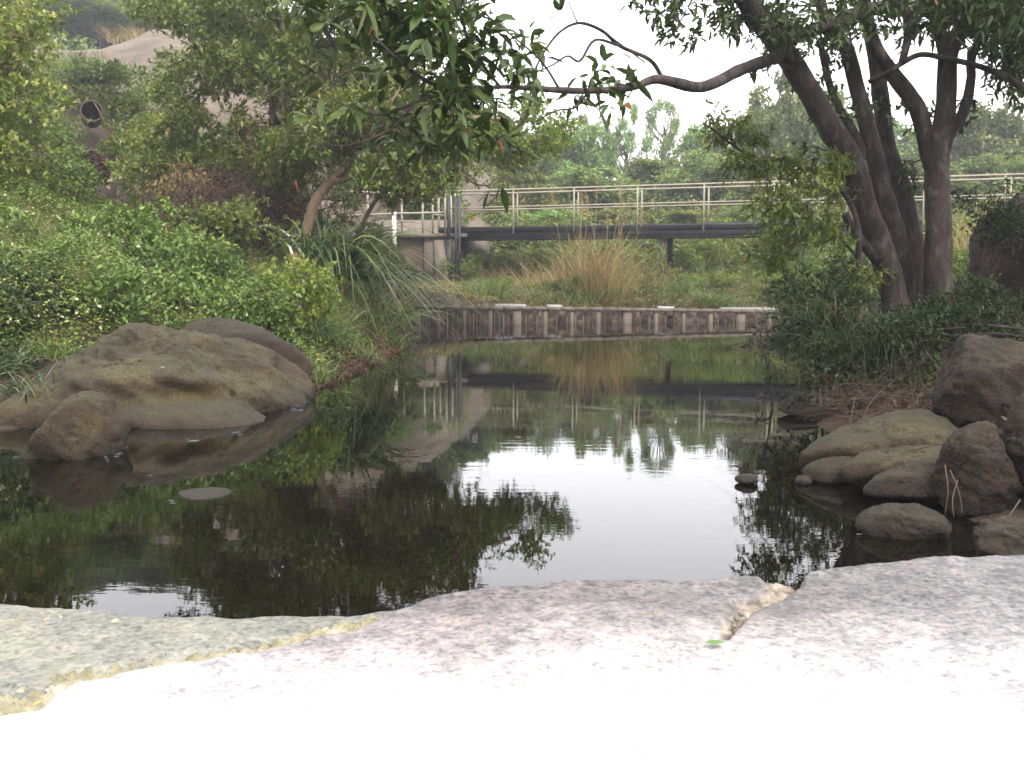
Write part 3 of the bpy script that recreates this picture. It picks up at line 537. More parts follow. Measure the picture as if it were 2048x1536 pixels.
lumpy('mortar_ridge', 'thin mossy ridge running up beside the small slab at the water edge', [(380, 1264), (470, 1258), (540, 1262), (620, 1250)], [.004, .013, .010, .004], .006, MORTAR, 'mortar seam', 7)
rng2 = np.random.default_rng(3)
for i, (a, b) in enumerate([(1474, 1238), (1468, 1252), (1482, 1228)]):
    c = PZ(a, b, SLZ + .006); rock('pebble', 'tiny pale pebble lodged in the crack of the foreground slab', [(c, (.006, .006, .005))], amp=.15, sub=2, m=CONC_P, cat='pebble', group='pebbles in the crack', seed=40 + i, fine=.0)
def fallen(name, label, c, L, Wd, m, rz, cat='leaf'):
    g = Geo(); n = 7
    for i in range(n): pass
    t = np.linspace(0, 1, n); w = np.sin(np.pi * t ** .85) * Wd * .5 + .0002; V = []
    for a, b in zip(t, w):
        for s in (-1, 0, 1): V.append(((a - .5) * L, s * b, .003 + .25 * abs(s) * b + .12 * L * (a - .5) ** 2))
    V = np.array(V); c_, s_ = math.cos(rz), math.sin(rz); V[:, :2] = V[:, :2] @ np.array([[c_, s_], [-s_, c_]])
    g.add(V + c, grid_faces(n, 3), .7); o = g.build(name, m, loc=c); return tag(o, label, cat)
GRL = leaf_mat('fresh green leaf', [(0, (.07, .16, .05)), (1, (.09, .19, .06))], .3)
ORL = leaf_mat('orange leaf', [(0, (.45, .24, .09)), (1, (.5, .28, .1))], .3); REDL = leaf_mat('red leaf', [(0, (.16, .035, .02)), (1, (.20, .05, .025))], .35)
fallen('fallen_leaf', 'small bright green leaf lying at the lower end of the slab crack', PZ(1432, 1290, SLZ + .016), .030, .018, GRL, .2)
fallen('fallen_leaf', 'tiny orange brown leaf lying on the slab at the bottom left', PZ(76, 1410, SLZ + .022), .016, .006, ORL, 1.3)
fallen('fallen_leaf', 'pale dry leaf lying on the dark face of the large mossy boulder', P(328, 735, 6.78) + np.array([0, -.02, .0]), .035, .02, FLOWER, .5)
# ------------------------------------------------------------------ weir fence
def fz(t): return .375 - .145 * t
FA = P(830, 612, 18.8)[:2]; FB = P(1640, 622, 19.9)[:2]
def fpt(px):
    """point on the fence line seen at pixel column px"""
    u = (px - 1024) / F / 1.0; a, b = FA, FB; e = b - a
    t = (u * a[1] - a[0]) / (e[0] - u * e[1]); return a + e * t, t
fence = empty('weir_fence', (*(FA + FB) / 2, 0), 'low concrete post and beam fence standing in the water along the weir', 'fence')
fl = np.array(fence.location); fdir = np.array([*nrm(FB - FA), 0]); fn = np.array([-fdir[1], fdir[0], 0])
g = Geo(); ts = np.linspace(0, 1, 30); 
for i in range(29):
    pa = np.array([*(FA + (FB - FA) * ts[i]), fz(ts[i]) - .035]); pb = np.array([*(FA + (FB - FA) * ts[i + 1]), fz(ts[i + 1]) - .035])
    box(g, (pa + pb) / 2, (np.linalg.norm(pb - pa) - .002, .13, .07), [nrm(pb - pa), fn, np.cross(nrm(pb - pa), fn)])
g.build('top_rail', CONC, fence, fl, smooth=False)
posts = [(836, .1), (877, .07), (928, .08), (980, .08), (1034, .15), (1090, .08), (1143, .075), (1196, .08), (1254, .16), (1311, .075), (1366, .075), (1420, .08), (1480, .17), (1538, .08), (1594, .09)]
for px, w in posts:
    (x, y), t = fpt(px); g = Geo(); h = fz(t) - .07
    box(g, (x, y, h / 2 - .15), (w, .09, h + .3), [fdir, fn, (0, 0, 1)]); g.build('post', CONC, fence, fl, smooth=False)
r3 = np.random.default_rng(5); px = 846
while px < 1600:
    (x, y), t = fpt(px); dens = 8 if px < 1010 else 15
    if min(abs(px - q[0]) for q in posts) > 6:
        g = Geo(); h = fz(t) - .075; tube(g, [(x, y + .03, -.2), (x + r3.uniform(-.02, .02), y + .03, h)], r3.uniform(.008, .016), 5); g.build('stake', CONC if r3.random() < .6 else BARK_F, fence, fl)
    px += dens * r3.uniform(.7, 1.5)
# stony bank face behind the fence, with washed ledge on top
n1, n2 = 260, 16; U = np.linspace(-.12, 1.1, n1); Vv = np.linspace(0, 1, n2); UU, VV = np.meshgrid(U, Vv, indexing='ij')
bx = FA[0] + (FB[0] - FA[0]) * UU + fn[0] * (.34 + .22 * VV ** 2); by = FA[1] + (FB[1] - FA[1]) * UU + fn[1] * (.34 + .22 * VV ** 2); bz = -.25 + VV * (.25 + .30 - .1 * np.clip(UU, 0, 1))
nz = fbm(np.c_[bx.ravel() * 5, by.ravel() * 5, bz.ravel() * 6], 4).reshape(bx.shape)
o = make_mesh('stone_embankment', np.stack([bx + fn[0] * nz * -.07, by + fn[1] * nz * .07, bz], -1), grid_faces(n1, n2), EMBANK, loc=(float(bx.mean()), float(by.mean()), 0)); tag(o, 'mottled brown stone embankment face right behind the weir fence', 'embankment')
LL = ['short whitish ledge strip on the weir in front of the green tufts', 'whitish ledge strip on the weir left of the silvergrass', 'small whitish ledge strip on the weir in front of the pier', 'long bright whitish ledge strip at the right end of the weir']
for i_, (a, b) in enumerate([(fpt(q1)[1], fpt(q2)[1]) for q1, q2 in ((1000, 1066), (1110, 1142), (1340, 1375), (1470, 1625))]):
    g = Geo(); U2 = np.linspace(a, b, 40); rr = np.random.default_rng(i_); wv = .16 + .08 * np.clip(fbm(np.c_[U2 * 40, U2 * 0, U2 * 0 + i_], 3), -1, 1); wv[[0, -1]] *= .4
    P0 = np.c_[FA + (FB - FA) * U2[:, None], np.interp(U2, [0, 1], [fz(0), fz(1)]) + .008] + fn * .98; rows = [P0 - fn * wv[:, None] - (0, 0, .05), P0 - fn * wv[:, None], P0 + fn * wv[:, None], P0 + fn * wv[:, None] - (0, 0, .05)]
    g.add(np.stack(rows, 1), grid_faces(40, 4)); o = g.build('weir_ledge', WHITE_LEDGE, smooth=False, loc=tuple(P0[20])); tag(o, LL[i_], 'ledge', 'whitish ledge strips along the weir')

# ------------------------------------------------------------------ footbridge
BA = np.array([-1.95, 27.3]); BB = np.array([13.5, 21.5]); bd = np.array([*nrm(BB - BA), 0]); bn = np.array([-bd[1], bd[0], 0]); BL = np.linalg.norm(BB - BA)
def bp(s, off=0, z=0): return np.array([*BA, 0]) + bd * s + bn * off + np.array([0, 0, z])
bridge = empty('footbridge', bp(BL / 2), 'steel footbridge with beige pipe railings spanning the valley behind the weir', 'bridge'); bl = np.array(bridge.location)
ax = [bd, bn, (0, 0, 1)]
for off in (0, 1.05):
    g = Geo(); box(g, bp(BL / 2, off, 1.96), (BL, .05, .21), ax); box(g, bp(BL / 2, off - .02, 2.075), (BL, .16, .018), ax); box(g, bp(BL / 2, off - .02, 1.846), (BL, .16, .018), ax)
    g.build('beam', STEEL, bridge, bl, smooth=False)
g = Geo(); box(g, bp(BL / 2, .52, 2.13), (BL, 1.2, .085), ax); g.build('deck', STEEL, bridge, bl, smooth=False)
g = Geo(); box(g, bp(BL / 2, -.06, 2.105), (BL, .03, .05), ax); g.build('deck_edge', BLACK, bridge, bl, smooth=False)
for off, s0 in ((-.10, .0), (1.0, .1)):
    g = Geo(); tube(g, [bp(s, off, 3.12) for s in np.linspace(s0, BL, 12)], .023, 8); g.build('handrail', RAIL, bridge, bl)
    g = Geo(); tube(g, [bp(s, off, 2.68) for s in np.linspace(s0, BL, 12)], .018, 8); g.build('mid_rail', RAIL, bridge, bl)
    def s_at(px):
        u = (px - 1024) / F / 1.015; b0 = bp(0, off); return (u * b0[1] - b0[0]) / (bd[0] - u * bd[1])
    s1 = s_at(1275); sp = s_at(1408) - s1; s = s1 - 3 * sp + (.0 if off < 0 else .12)
    while s < BL:
        if s > 0: g = Geo(); tube(g, [bp(s, off, 1.98 if off < 0 else 2.15), bp(s, off, 3.12)], .021, 8); g.build('rail_post', RAIL, bridge, bl)
        s += sp
sp_ = (lambda px: ((px - 1024) / F / 1.0 * BA[1] - BA[0]) / (bd[0] - (px - 1024) / F * bd[1]))(1321)
for off in (.05, 1.0):
    g = Geo(); b = bp(sp_, off); zb = gz(b[0], b[1]) - .1; box(g, (b[0], b[1], (zb + 1.84) / 2), (.11, .012, 1.84 - zb), ax)
    for k_ in (-.06, .06): box(g, np.array([b[0], b[1], (zb + 1.84) / 2]) + bn * k_, (.13, .012, 1.84 - zb), ax)
    g.build('pier', BLACK, bridge, bl, smooth=False)
# abutment
ab = empty('abutment', (-3.1, 27.2, .4), 'weathered concrete abutment block carrying the left end of the footbridge', 'abutment'); al = np.array(ab.location)
g = Geo(); box(g, (-3.55, 27.9, 1.05), (3.6, 1.6, 1.7)); g.build('wall', CONC_D, ab, al, smooth=False)
g = Geo(); box(g, (-3.15, 27.9, 1.95), (3.9, 2.0, .11)); g.build('cap_slab', CONC, ab, al, smooth=False)
pl = [P(848, 470, 27.0), P(888, 470, 27.0), P(888, 580, 27.0), P(848, 580, 27.0)]
g = Geo(); prism(g, pl, ext=(0, .25, 0)); prism(g, [P(868, 480, 26.9), P(888, 480, 26.9), P(900, 585, 26.7), P(873, 585, 26.7)], ext=(0, .2, 0)); g.build('buttress', CONC, ab, al, smooth=False)
g = Geo(); prism(g, [P(846, 574, 26.6), P(920, 574, 26.6), P(920, 590, 26.6), P(846, 590, 26.6)], ext=(0, 1, 0)); g.build('footing', CONC_P, ab, al, smooth=False)
g = Geo(); prism(g, [P(912, 470, 28.4), P(955, 432, 28.4), P(978, 452, 28.4), P(978, 585, 28.4), P(912, 585, 28.4)], ext=(0, .3, 0)); o = g.build('wing_wall', CONC_P, smooth=False, loc=P(945, 580, 28.4)); tag(o, 'pale gabled concrete wing wall standing behind the black sluice posts', 'wall')
# second wall pale behind railing at left
g = Geo(); prism(g, [P(690, 500, 30.5), P(730, 440, 30.5), P(900, 440, 30.5), P(900, 560, 30.5), P(690, 560, 30.5)], ext=(0, .3, 0)); o = g.build('back_wall', CONC_P, smooth=False, loc=P(800, 560, 30.5)); tag(o, 'pale concrete wall visible through the railing above the abutment', 'wall')
rl = empty('platform_railing', P(800, 467, 27.1), 'beige pipe railing round the abutment platform at the left bridge end', 'railing'); rll = np.array(rl.location)
g = Geo(); tube(g, [P(700, 383, 26.9), P(790, 387, 27.0), P(888, 386, 27.1)], .03, 8); g.build('handrail', RAIL, rl, rll)
g = Geo(); tube(g, [P(690, 432, 26.9), P(790, 427, 27.0), P(888, 425, 27.1)], .026, 8); g.build('mid_rail', RAIL, rl, rll)
g = Geo(); tube(g, [P(852, 424, 28.3), P(872, 430, 28.0), P(888, 431, 27.4)], .026, 8); g.build('mid_rail', RAIL, rl, rll)
g = Geo(); tube(g, [P(868, 395, 28.0), P(888, 392, 27.2)], .026, 8); g.build('handrail', RAIL, rl, rll)
for px, d in ((735, 26.95), (865, 27.1), (877, 28.0), (803, 28.2), (845, 28.2), (890, 27.1), (902, 27.9)):
    a = P(px, 386, d); g = Geo(); tube(g, [(a[0], a[1], 1.98), (a[0], a[1], P(px, 386, 27.1)[2])], .028, 8); g.build('rail_post', RAIL, rl, rll)
a = P(788, 428, 26.4); g = Geo(); tube(g, [a, P(790, 512, 26.4)], .055, 10); tube(g, [a - (0, 0, .03), a + (0, 0, .05)], .07, 10); o = g.build('white_pipe', WHITEP, loc=P(790, 512, 26.4)); tag(o, 'white vertical pipe standing in front of the abutment platform railing', 'pipe')
sl = empty('sluice_frame', P(908, 575, 26.6), 'black iron sluice gate frame of upright posts at the bridge end', 'sluice gate'); sll = np.array(sl.location)
for px, t0, t1, w in ((897, 388, 480, .09), (911, 392, 570, .06), (918, 392, 576, .075)):
    g = Geo(); a = P(px, t0, 26.7); b = P(px + 1, t1, 26.7); box(g, (a + b) / 2, (w, .07, a[2] - b[2])); g.build('upright', BLACK, sl, sll, smooth=False)
g = Geo(); a = P(898, 478, 26.9); b = P(898, 560, 26.9); box(g, (a + b) / 2, (.2, .06, a[2] - b[2])); g.build('gate_panel', STEEL, sl, sll, smooth=False)
g = Geo(); a = P(893, 555, 26.6); b = P(920, 551, 26.6); tube(g, [a, b], .02, 6); g.build('crossbar', BLACK, sl, sll)
# culvert pipe on the hill
cp = P(183, 222, 20.1); ce = empty('culvert_pipe', cp, 'round concrete culvert pipe mouth poking out of the left hillside', 'pipe')
g = Geo(); k = 28; th = np.arange(k) * 2 * math.pi / k
def ring(r, dy): return np.stack([r * np.cos(th), np.full(k, dy), r * np.sin(th)], 1) + cp
V = np.vstack([ring(.215, .9), ring(.215, 0), ring(.18, 0), ring(.18, .85), [cp + (0, .85, 0)]]); an_ = math.atan2(-cp[0], cp[1]); V = (V - cp) @ np.array([[math.cos(an_), math.sin(an_), 0], [-math.sin(an_), math.cos(an_), 0], [0, 0, 1]]) + cp; j = np.arange(k); j2 = (j + 1) % k
g.add(V, [np.concatenate([np.stack([a * k + j, a * k + j2, (a + 1) * k + j2, (a + 1) * k + j], 1) for a in range(3)]), np.stack([3 * k + j, 3 * k + j2, np.full(k, 4 * k)], 1)]); g.build('pipe_wall', CONC_D, ce, cp)
g = Geo(); tube(g, [cp + (.22, .02, -.22), cp + (.15, .0, .0), cp + (0.02, .05, .2)], .010, 6); g.build('twig_guard', BARK_F, ce, cp)
# ------------------------------------------------------------------ trees
def tree(name, label, cat, stems, clusters, leaf, lmat, bmat, group=None, W=.45, per=7, full=False, tw=.010, k=8, flat=.8, extra_parts=None, rough=.10):
    """stems: list of (points, r0, r1); clusters: list of (centre, radius, nleaves)"""
    base = np.asarray(stems[0][0][0], float); e = empty(name, base, label, cat, group)
    gt = Geo(); sk = []; sr = []
    for i, (pts, r0, r1) in enumerate(stems):
        p = catmull(pts, 7); rr = np.linspace(r0, r1, len(p)); 
        if i == 0: rr[:4] *= np.array([1.35, 1.2, 1.1, 1.03])
        tube(gt, p, rr, max(k, 10 if r0 > .05 else 6), rough, seed=i * 3.1); sk.append(p); sr.append(rr)
    SK = np.concatenate(sk); SR = np.concatenate(sr); gl = Geo()
    if len(clusters):
        cs = sorted(clusters, key=lambda c: np.min(np.linalg.norm(SK - c[0], axis=1)))
        for c, r, n in cs:
            c = np.asarray(c, float); dd = np.linalg.norm(SK - c, axis=1) + np.maximum(0, SK[:, 2] - c[2]) * .8; i = int(np.argmin(dd)); a = SK[i]
            L = np.linalg.norm(c - a); r0 = min(SR[i] * .7, max(tw, .016 * L + tw)); mid = (a + c) / 2 + rng.normal(0, .09, 3) * L + np.array([0, 0, .08 * L])
            p = catmull([a, mid, c], 4); rr = np.linspace(r0, tw * .5, len(p)); tube(gt, p, rr, 5, 0); SK = np.vstack([SK, p[2:]]); SR = np.r_[SR, rr[2:]]
            for _ in range(3):
                q = c + rng.normal(0, .5, 3) * r; b = p[rng.integers(len(p) // 2, len(p))]; tube(gt, [b, (b + q) / 2 + rng.normal(0, .1, 3) * r, q], [tw * .6, tw * .45, tw * .25], 4, 0)
            whorls(gl, c, r, n, leaf, W, per, full, flat, rv=rng.uniform(0, 1))
    gt.build('trunk', bmat, e, base)
    if gl.n: gl.build('crown', lmat, e, base)
    if extra_parts: extra_parts(e, base)
    return e
def region(poly, n, d, r, nl, jit=0):
    """random clusters inside a pixel-bounded outline, at depths d=(lo,hi)"""
    poly = np.asarray(poly, float); out = []; x0, y0 = poly.min(0); x1, y1 = poly.max(0)
    while len(out) < n:
        q = rng.uniform((x0, y0), (x1, y1), (64, 2)); s = sdist(q[:, 0], q[:, 1], poly); q = q[s < 0]
        for a in q[:8]:
            if len(out) < n: out.append((P(a[0], a[1], rng.uniform(*d)), rng.uniform(*r), int(nl * rng.uniform(.7, 1.3))))
    return out

# --- right trees
dR = 9.0
A = [(1790, 620, 9.0), (1778, 547, 9.0), (1728, 410, 8.9), (1696, 319, 8.85), (1660, 255, 8.8), (1623, 191, 8.75), (1587, 132, 8.7), (1555, 87, 8.6), (1523, 46, 8.5), (1491, 0, 8.4), (1450, -70, 8.2), (1400, -180, 8.0)]
Cc = [(1815, 610, 9.15), (1800, 500, 9.1), (1770, 400, 9.1), (1752, 320, 9.1), (1728, 228, 9.15), (1710, 160, 9.2), (1690, 91, 9.2), (1655, 60, 9.3), (1640, 0, 9.4), (1610, -120, 9.4)]
Dd = [(1840, 610, 9.3), (1828, 501, 9.3), (1805, 387, 9.3), (1774, 296, 9.35), (1760, 182, 9.4), (1751, 114, 9.4), (1728, 0, 9.5), (1720, -150, 9.6)]
LIMB = [(1830, -60, 9.0), (1801, 0, 8.9), (1728, 23, 8.7), (1669, 46, 8.5), (1623, 60, 8.4), (1578, 82, 8.2), (1555, 112, 8.1), (1487, 137, 7.6), (1430, 165, 7.2), (1395, 175, 6.9), (1362, 168, 6.6), (1327, 160, 6.3), (1302, 160, 6.1), (1263, 174, 5.9), (1178, 182, 5.5), (1079, 178, 5.2), (1000, 174, 5.0), (900, 185, 4.8), (830, 205, 4.7)]
pp = lambda l: [P(*a) for a in l]
cl = region([(1290, -10), (2060, -10), (2060, 40), (1960, 70), (1860, 40), (1700, 60), (1640, 90), (1500, 70), (1420, 60), (1300, 30)], 46, (7.6, 9.6), (.16, .3), 90)
cl += region([(1300, -420), (2200, -420), (2200, -10), (1300, -10)], 60, (6.8, 10.5), (.3, .5), 170)
for a in [(1385, 75, 7.6), (1335, 60, 7.4), (1420, 40, 7.8), (1600, 165, 8.9), (1640, 150, 9), (1655, 190, 9), (1625, 290, 8.6), (1735, 210, 9.2), (1775, 225, 9.3), (1690, 245, 8.9), (1670, 120, 9.1), (1740, 60, 9), (1800, 90, 9), (1530, 130, 8.3), (1660, 235, 8.9), (1560, 40, 8.6)]: cl.append((P(*a), .13, 45))
def limb_part(e, base):
    g = Geo(); p = catmull(pp(LIMB), 6); rr = np.interp(np.linspace(0, 1, len(p)), [0, .15, .35, .5, .62, .75, .88, 1], [.055, .058, .048, .038, .030, .020, .012, .005]); tube(g, p, rr, 9, .10)
    tw = [([(1327, 160, 6.3), (1300, 120, 6.25), (1240, 92, 6.2), (1205, 62, 6.1), (1160, 46, 6.05), (1122, 62, 6.0), (1092, 98, 5.9), (1065, 148, 5.6)], .014, .006),
          ([(1240, 92, 6.2), (1190, 80, 6.0), (1160, 122, 5.9), (1135, 112, 5.85), (1105, 130, 5.8), (1060, 150, 5.6), (1030, 165, 5.3)], .009, .004),
          ([(1155, 46, 6.05), (1140, 10, 6.0), (1135, -20, 6)], .005, .003), ([(1205, 62, 6.1), (1250, 95, 6.1), (1290, 125, 6.2)], .006, .005),
          ([(1178, 182, 5.5), (1150, 215, 5.4), (1110, 222, 5.3), (1060, 250, 5.2)], .008, .003), ([(1079, 178, 5.2), (1060, 210, 5.1), (1040, 250, 5.0), (990, 280, 4.9)], .007, .003),
          ([(900, 185, 4.8), (910, 260, 4.8), (925, 330, 4.75), (945, 365, 4.7), (980, 372, 4.7)], .006, .003), ([(1000, 174, 5), (960, 120, 4.9), (930, 60, 4.8), (900, -20, 4.8)], .008, .004),
          ([(1120, 180, 5.3), (1080, 120, 5.2), (1010, 60, 5.1), (960, 20, 5.0)], .007, .003), ([(900, 185, 4.8), (820, 140, 4.7), (740, 60, 4.6), (700, -30, 4.6)], .010, .004),
          ([(830, 205, 4.7), (760, 230, 4.7), (690, 210, 4.7), (640, 180, 4.7)], .007, .003), ([(830, 205, 4.7), (780, 260, 4.7), (700, 290, 4.7), (640, 290, 4.7)], .006, .003)]
    for q, a, b in tw: c = catmull(pp(q), 5); tube(g, c, np.linspace(a, b, len(c)), 6, .05)
    g.build('overhanging_limb', BARK, e, base)
    g = Geo()
    spots = [(1235, 185, 5.8, .10, 26), (1200, 170, 5.6, .10, 26), (1255, 155, 5.8, .08, 16), (1170, 195, 5.5, .07, 12), (1225, 140, 5.8, .07, 10), (1060, 130, 5.4, .11, 26), (1030, 100, 5.2, .10, 22), (1000, 130, 5.1, .12, 26), (1080, 100, 5.6, .08, 12), (1090, 205, 5.2, .05, 5),
             (1050, 180, 5.1, .10, 18), (960, 60, 4.9, .12, 26), (930, 110, 4.9, .13, 28), (905, 30, 4.8, .12, 30), (880, 90, 4.8, .13, 30), (990, 200, 4.95, .12, 24), (940, 200, 4.85, .13, 28), (890, 160, 4.8, .13, 24), (860, 210, 4.75, .13, 26), (960, 20, 5, .10, 18),
             (800, 20, 4.7, .14, 32), (760, 60, 4.65, .14, 30), (820, 80, 4.7, .13, 26), (720, 10, 4.6, .12, 22), (690, 80, 4.7, .1, 12), (770, 130, 4.7, .12, 18), (1000, 262, 4.95, .09, 12), (930, 260, 4.8, .11, 18), (980, 385, 4.7, .055, 6), (905, 275, 4.8, .1, 12), (870, 300, 4.8, .1, 10),
             (640, 185, 4.7, .1, 8), (700, 215, 4.7, .1, 9), (620, 250, 4.7, .08, 6), (780, 305, 4.7, .1, 8), (570, 20, 5, .12, 14), (600, 60, 5, .1, 10), (1130, 10, 6, .05, 5), (1290, 8, 7, .06, 8), (840, 270, 4.8, .1, 10), (790, 230, 4.75, .12, 12)]
    spots += [(rng.uniform(800, 980), rng.uniform(-20, 150), rng.uniform(4.6, 5.2), .13, 30) for _ in range(9)] + [(rng.uniform(620, 820), rng.uniform(-30, 70), rng.uniform(4.6, 5.2), .13, 22) for _ in range(6)] + [(rng.uniform(740, 930), rng.uniform(150, 300), rng.uniform(4.7, 5.4), .12, 16) for _ in range(8)]
    for x, y, d, r, n in spots: whorls(g, P(x, y, d), r, n, .115, .36, 4, True, .9)
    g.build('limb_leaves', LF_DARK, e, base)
    g = Geo()
    for x, y, d in ((1000, 290, 4.9), (590, 368, 5.2), (1408, 120, 7.4)):
        g = Geo(); leaf_full(g, np.array([P(x, y - 12, d)]), np.array([[.3, .1, -1.]]), .06, .38); g.build('red_leaf', REDL, e, base)
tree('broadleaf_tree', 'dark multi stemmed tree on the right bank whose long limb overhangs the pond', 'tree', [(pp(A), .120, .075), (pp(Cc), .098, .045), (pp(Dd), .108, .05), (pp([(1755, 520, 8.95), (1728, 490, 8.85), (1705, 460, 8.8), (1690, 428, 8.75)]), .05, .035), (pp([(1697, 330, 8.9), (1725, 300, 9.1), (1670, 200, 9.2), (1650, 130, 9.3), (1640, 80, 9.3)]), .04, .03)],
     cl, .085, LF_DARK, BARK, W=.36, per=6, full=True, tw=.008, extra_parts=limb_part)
E = [(1880, 610, 8.8), (1876, 547, 8.8), (1876, 456, 8.8), (1874, 342, 8.8), (1883, 283, 8.8), (1892, 205, 8.8), (1897, 114, 8.8), (1924, 55, 8.8), (1947, 0, 8.8), (1985, -120, 8.7)]
cl = region([(1955, -5), (2080, -5), (2080, 190), (2040, 200), (2000, 150), (1975, 110)], 26, (8.2, 9.4), (.16, .26), 110)
cl += region([(1800, -500), (2500, -500), (2500, 30), (2060, 0), (1850, -30)], 46, (5.0, 11), (.35, .55), 180)
for a in [(1835, 205, 8.9), (1875, 225, 9), (1930, 195, 8.9), (1840, 250, 8.9), (1860, 60, 8.8), (1900, 90, 9), (1815, 330, 9.2), (1830, 370, 9.2), (1920, 240, 9), (1990, 170, 8.8), (1880, 30, 8.8)]: cl.append((P(*a), .13, 42))
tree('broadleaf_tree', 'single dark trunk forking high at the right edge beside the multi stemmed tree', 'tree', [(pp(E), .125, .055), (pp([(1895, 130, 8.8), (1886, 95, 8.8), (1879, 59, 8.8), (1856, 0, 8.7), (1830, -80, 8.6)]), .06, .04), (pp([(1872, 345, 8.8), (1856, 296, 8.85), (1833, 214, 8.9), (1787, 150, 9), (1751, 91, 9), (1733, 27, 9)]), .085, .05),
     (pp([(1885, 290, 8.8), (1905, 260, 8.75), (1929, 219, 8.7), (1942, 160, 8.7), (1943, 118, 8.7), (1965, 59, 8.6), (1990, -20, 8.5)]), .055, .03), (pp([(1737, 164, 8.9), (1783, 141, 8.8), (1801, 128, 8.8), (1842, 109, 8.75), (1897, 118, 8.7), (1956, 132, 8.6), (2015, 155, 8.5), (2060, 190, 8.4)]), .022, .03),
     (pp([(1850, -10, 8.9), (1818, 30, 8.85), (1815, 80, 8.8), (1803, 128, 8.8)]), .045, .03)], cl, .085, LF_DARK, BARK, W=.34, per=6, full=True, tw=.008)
# drooping spray tree left of the trunks
cl = region([(1400, 225), (1470, 240), (1560, 280), (1680, 300), (1700, 440), (1640, 480), (1560, 440), (1500, 420), (1560, 350), (1440, 330), (1460, 290), (1390, 250)], 46, (8.2, 8.8), (.10, .2), 95)
cl += region([(1520, 460), (1600, 430), (1700, 450), (1760, 560), (1700, 640), (1580, 600), (1500, 560)], 26, (8.3, 9.2), (.14, .24), 110)
tree('sapling', 'slender leafy sapling with drooping fresh green sprays left of the dark trunks', 'tree', [(pp([(1742, 640, 8.6), (1720, 540, 8.6), (1715, 450, 8.6), (1690, 390, 8.55), (1640, 350, 8.5), (1585, 322, 8.45), (1530, 318, 8.4), (1480, 300, 8.4), (1430, 262, 8.35), (1405, 245, 8.3)]), .03, .006),
     (pp([(1720, 520, 8.6), (1670, 470, 8.7), (1620, 470, 8.8), (1570, 500, 8.8)]), .015, .005)], cl, .062, LF_MID, BARK, W=.36, per=6, full=True, tw=.005, flat=.6)
# low dark bushes on the right bank
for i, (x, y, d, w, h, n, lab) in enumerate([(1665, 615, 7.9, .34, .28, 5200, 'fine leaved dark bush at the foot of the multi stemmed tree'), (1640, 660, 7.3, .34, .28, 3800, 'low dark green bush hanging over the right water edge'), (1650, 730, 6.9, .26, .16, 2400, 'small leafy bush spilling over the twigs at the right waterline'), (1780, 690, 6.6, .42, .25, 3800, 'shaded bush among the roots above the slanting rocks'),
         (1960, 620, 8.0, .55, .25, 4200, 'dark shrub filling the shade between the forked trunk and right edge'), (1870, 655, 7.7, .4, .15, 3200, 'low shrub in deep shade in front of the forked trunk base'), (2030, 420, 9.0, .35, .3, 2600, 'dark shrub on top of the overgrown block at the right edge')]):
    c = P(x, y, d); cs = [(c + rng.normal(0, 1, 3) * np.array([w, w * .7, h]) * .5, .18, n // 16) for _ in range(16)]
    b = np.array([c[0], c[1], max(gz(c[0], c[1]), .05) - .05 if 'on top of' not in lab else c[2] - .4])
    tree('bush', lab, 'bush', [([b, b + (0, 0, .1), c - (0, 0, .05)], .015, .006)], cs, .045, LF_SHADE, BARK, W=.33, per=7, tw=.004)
# --- left trees
T1 = [(585, 560, 14), (600, 505, 14), (613, 460, 14), (628, 410, 14), (650, 375, 14), (680, 345, 14), (712, 318, 14.1), (770, 290, 14.2), (830, 262, 14.4), (890, 240, 14.8), (960, 235, 15.4), (1020, 240, 16)]
cl = region([(600, 230), (700, 170), (900, 150), (960, 240), (950, 330), (900, 365), (840, 385), (770, 390), (730, 340), (640, 300), (560, 350), (470, 390), (480, 300)], 122, (13.3, 16), (.22, .42), 210)
tree('leaning_tree', 'tan barked leaning tree over the left bank with dense spreading crown', 'tree', [(pp(T1), .088, .028), (pp([(660, 365, 14), (700, 352, 13.9), (735, 300, 13.8), (760, 240, 13.8), (800, 180, 13.8)]), .045, .02)], cl, .085, LF_MID, BARK_T, W=.4, per=6, full=False, tw=.012)
T2 = [(520, 520, 15.2), (545, 430, 15.2), (560, 350, 15.2), (572, 290, 15.1), (592, 235, 15.1), (612, 212, 15), (655, 190, 15), (700, 130, 15), (725, 40, 15), (735, -80, 15), (780, -200, 15)]
cl = region([(350, -30), (940, -30), (980, 60), (960, 180), (700, 200), (480, 210), (420, 130), (330, 60)], 104, (14.2, 17.2), (.25, .45), 190)
cl += region([(250, -30), (560, -30), (560, 120), (440, 200), (330, 90)], 30, (15.5, 17.5), (.25, .42), 190)
cl += region([(430, -330), (980, -330), (1080, -160), (960, -20), (400, -20)], 44, (13.5, 16.5), (.35, .5), 210)
cl += region([(460, 230), (600, 200), (640, 300), (560, 380), (450, 360)], 14, (14.6, 15.6), (.2, .34), 150)
tree('dark_limbed_tree', 'tall tree with bent dark limbs behind the leaning tree on the left', 'tree', [(pp(T2), .10, .04), (pp([(572, 290, 15.1), (555, 250, 15), (545, 215, 15), (560, 150, 15), (560, 60, 15), (540, -60, 15)]), .06, .03), (pp([(655, 190, 15), (740, 175, 14.8), (830, 120, 14.6), (900, 40, 14.5), (960, -60, 14.4)]), .045, .02), (pp([(700, 130, 15), (650, 60, 15.2), (600, -40, 15.2), (560, -180, 15.2)]), .05, .02)], cl, .105, LF_MID, BARK, W=.4, per=6, tw=.012)
cl = region([(960, 190), (1060, 185), (1150, 225), (1140, 270), (1060, 320), (960, 330), (900, 260)], 34, (16, 17.5), (.2, .38), 200)
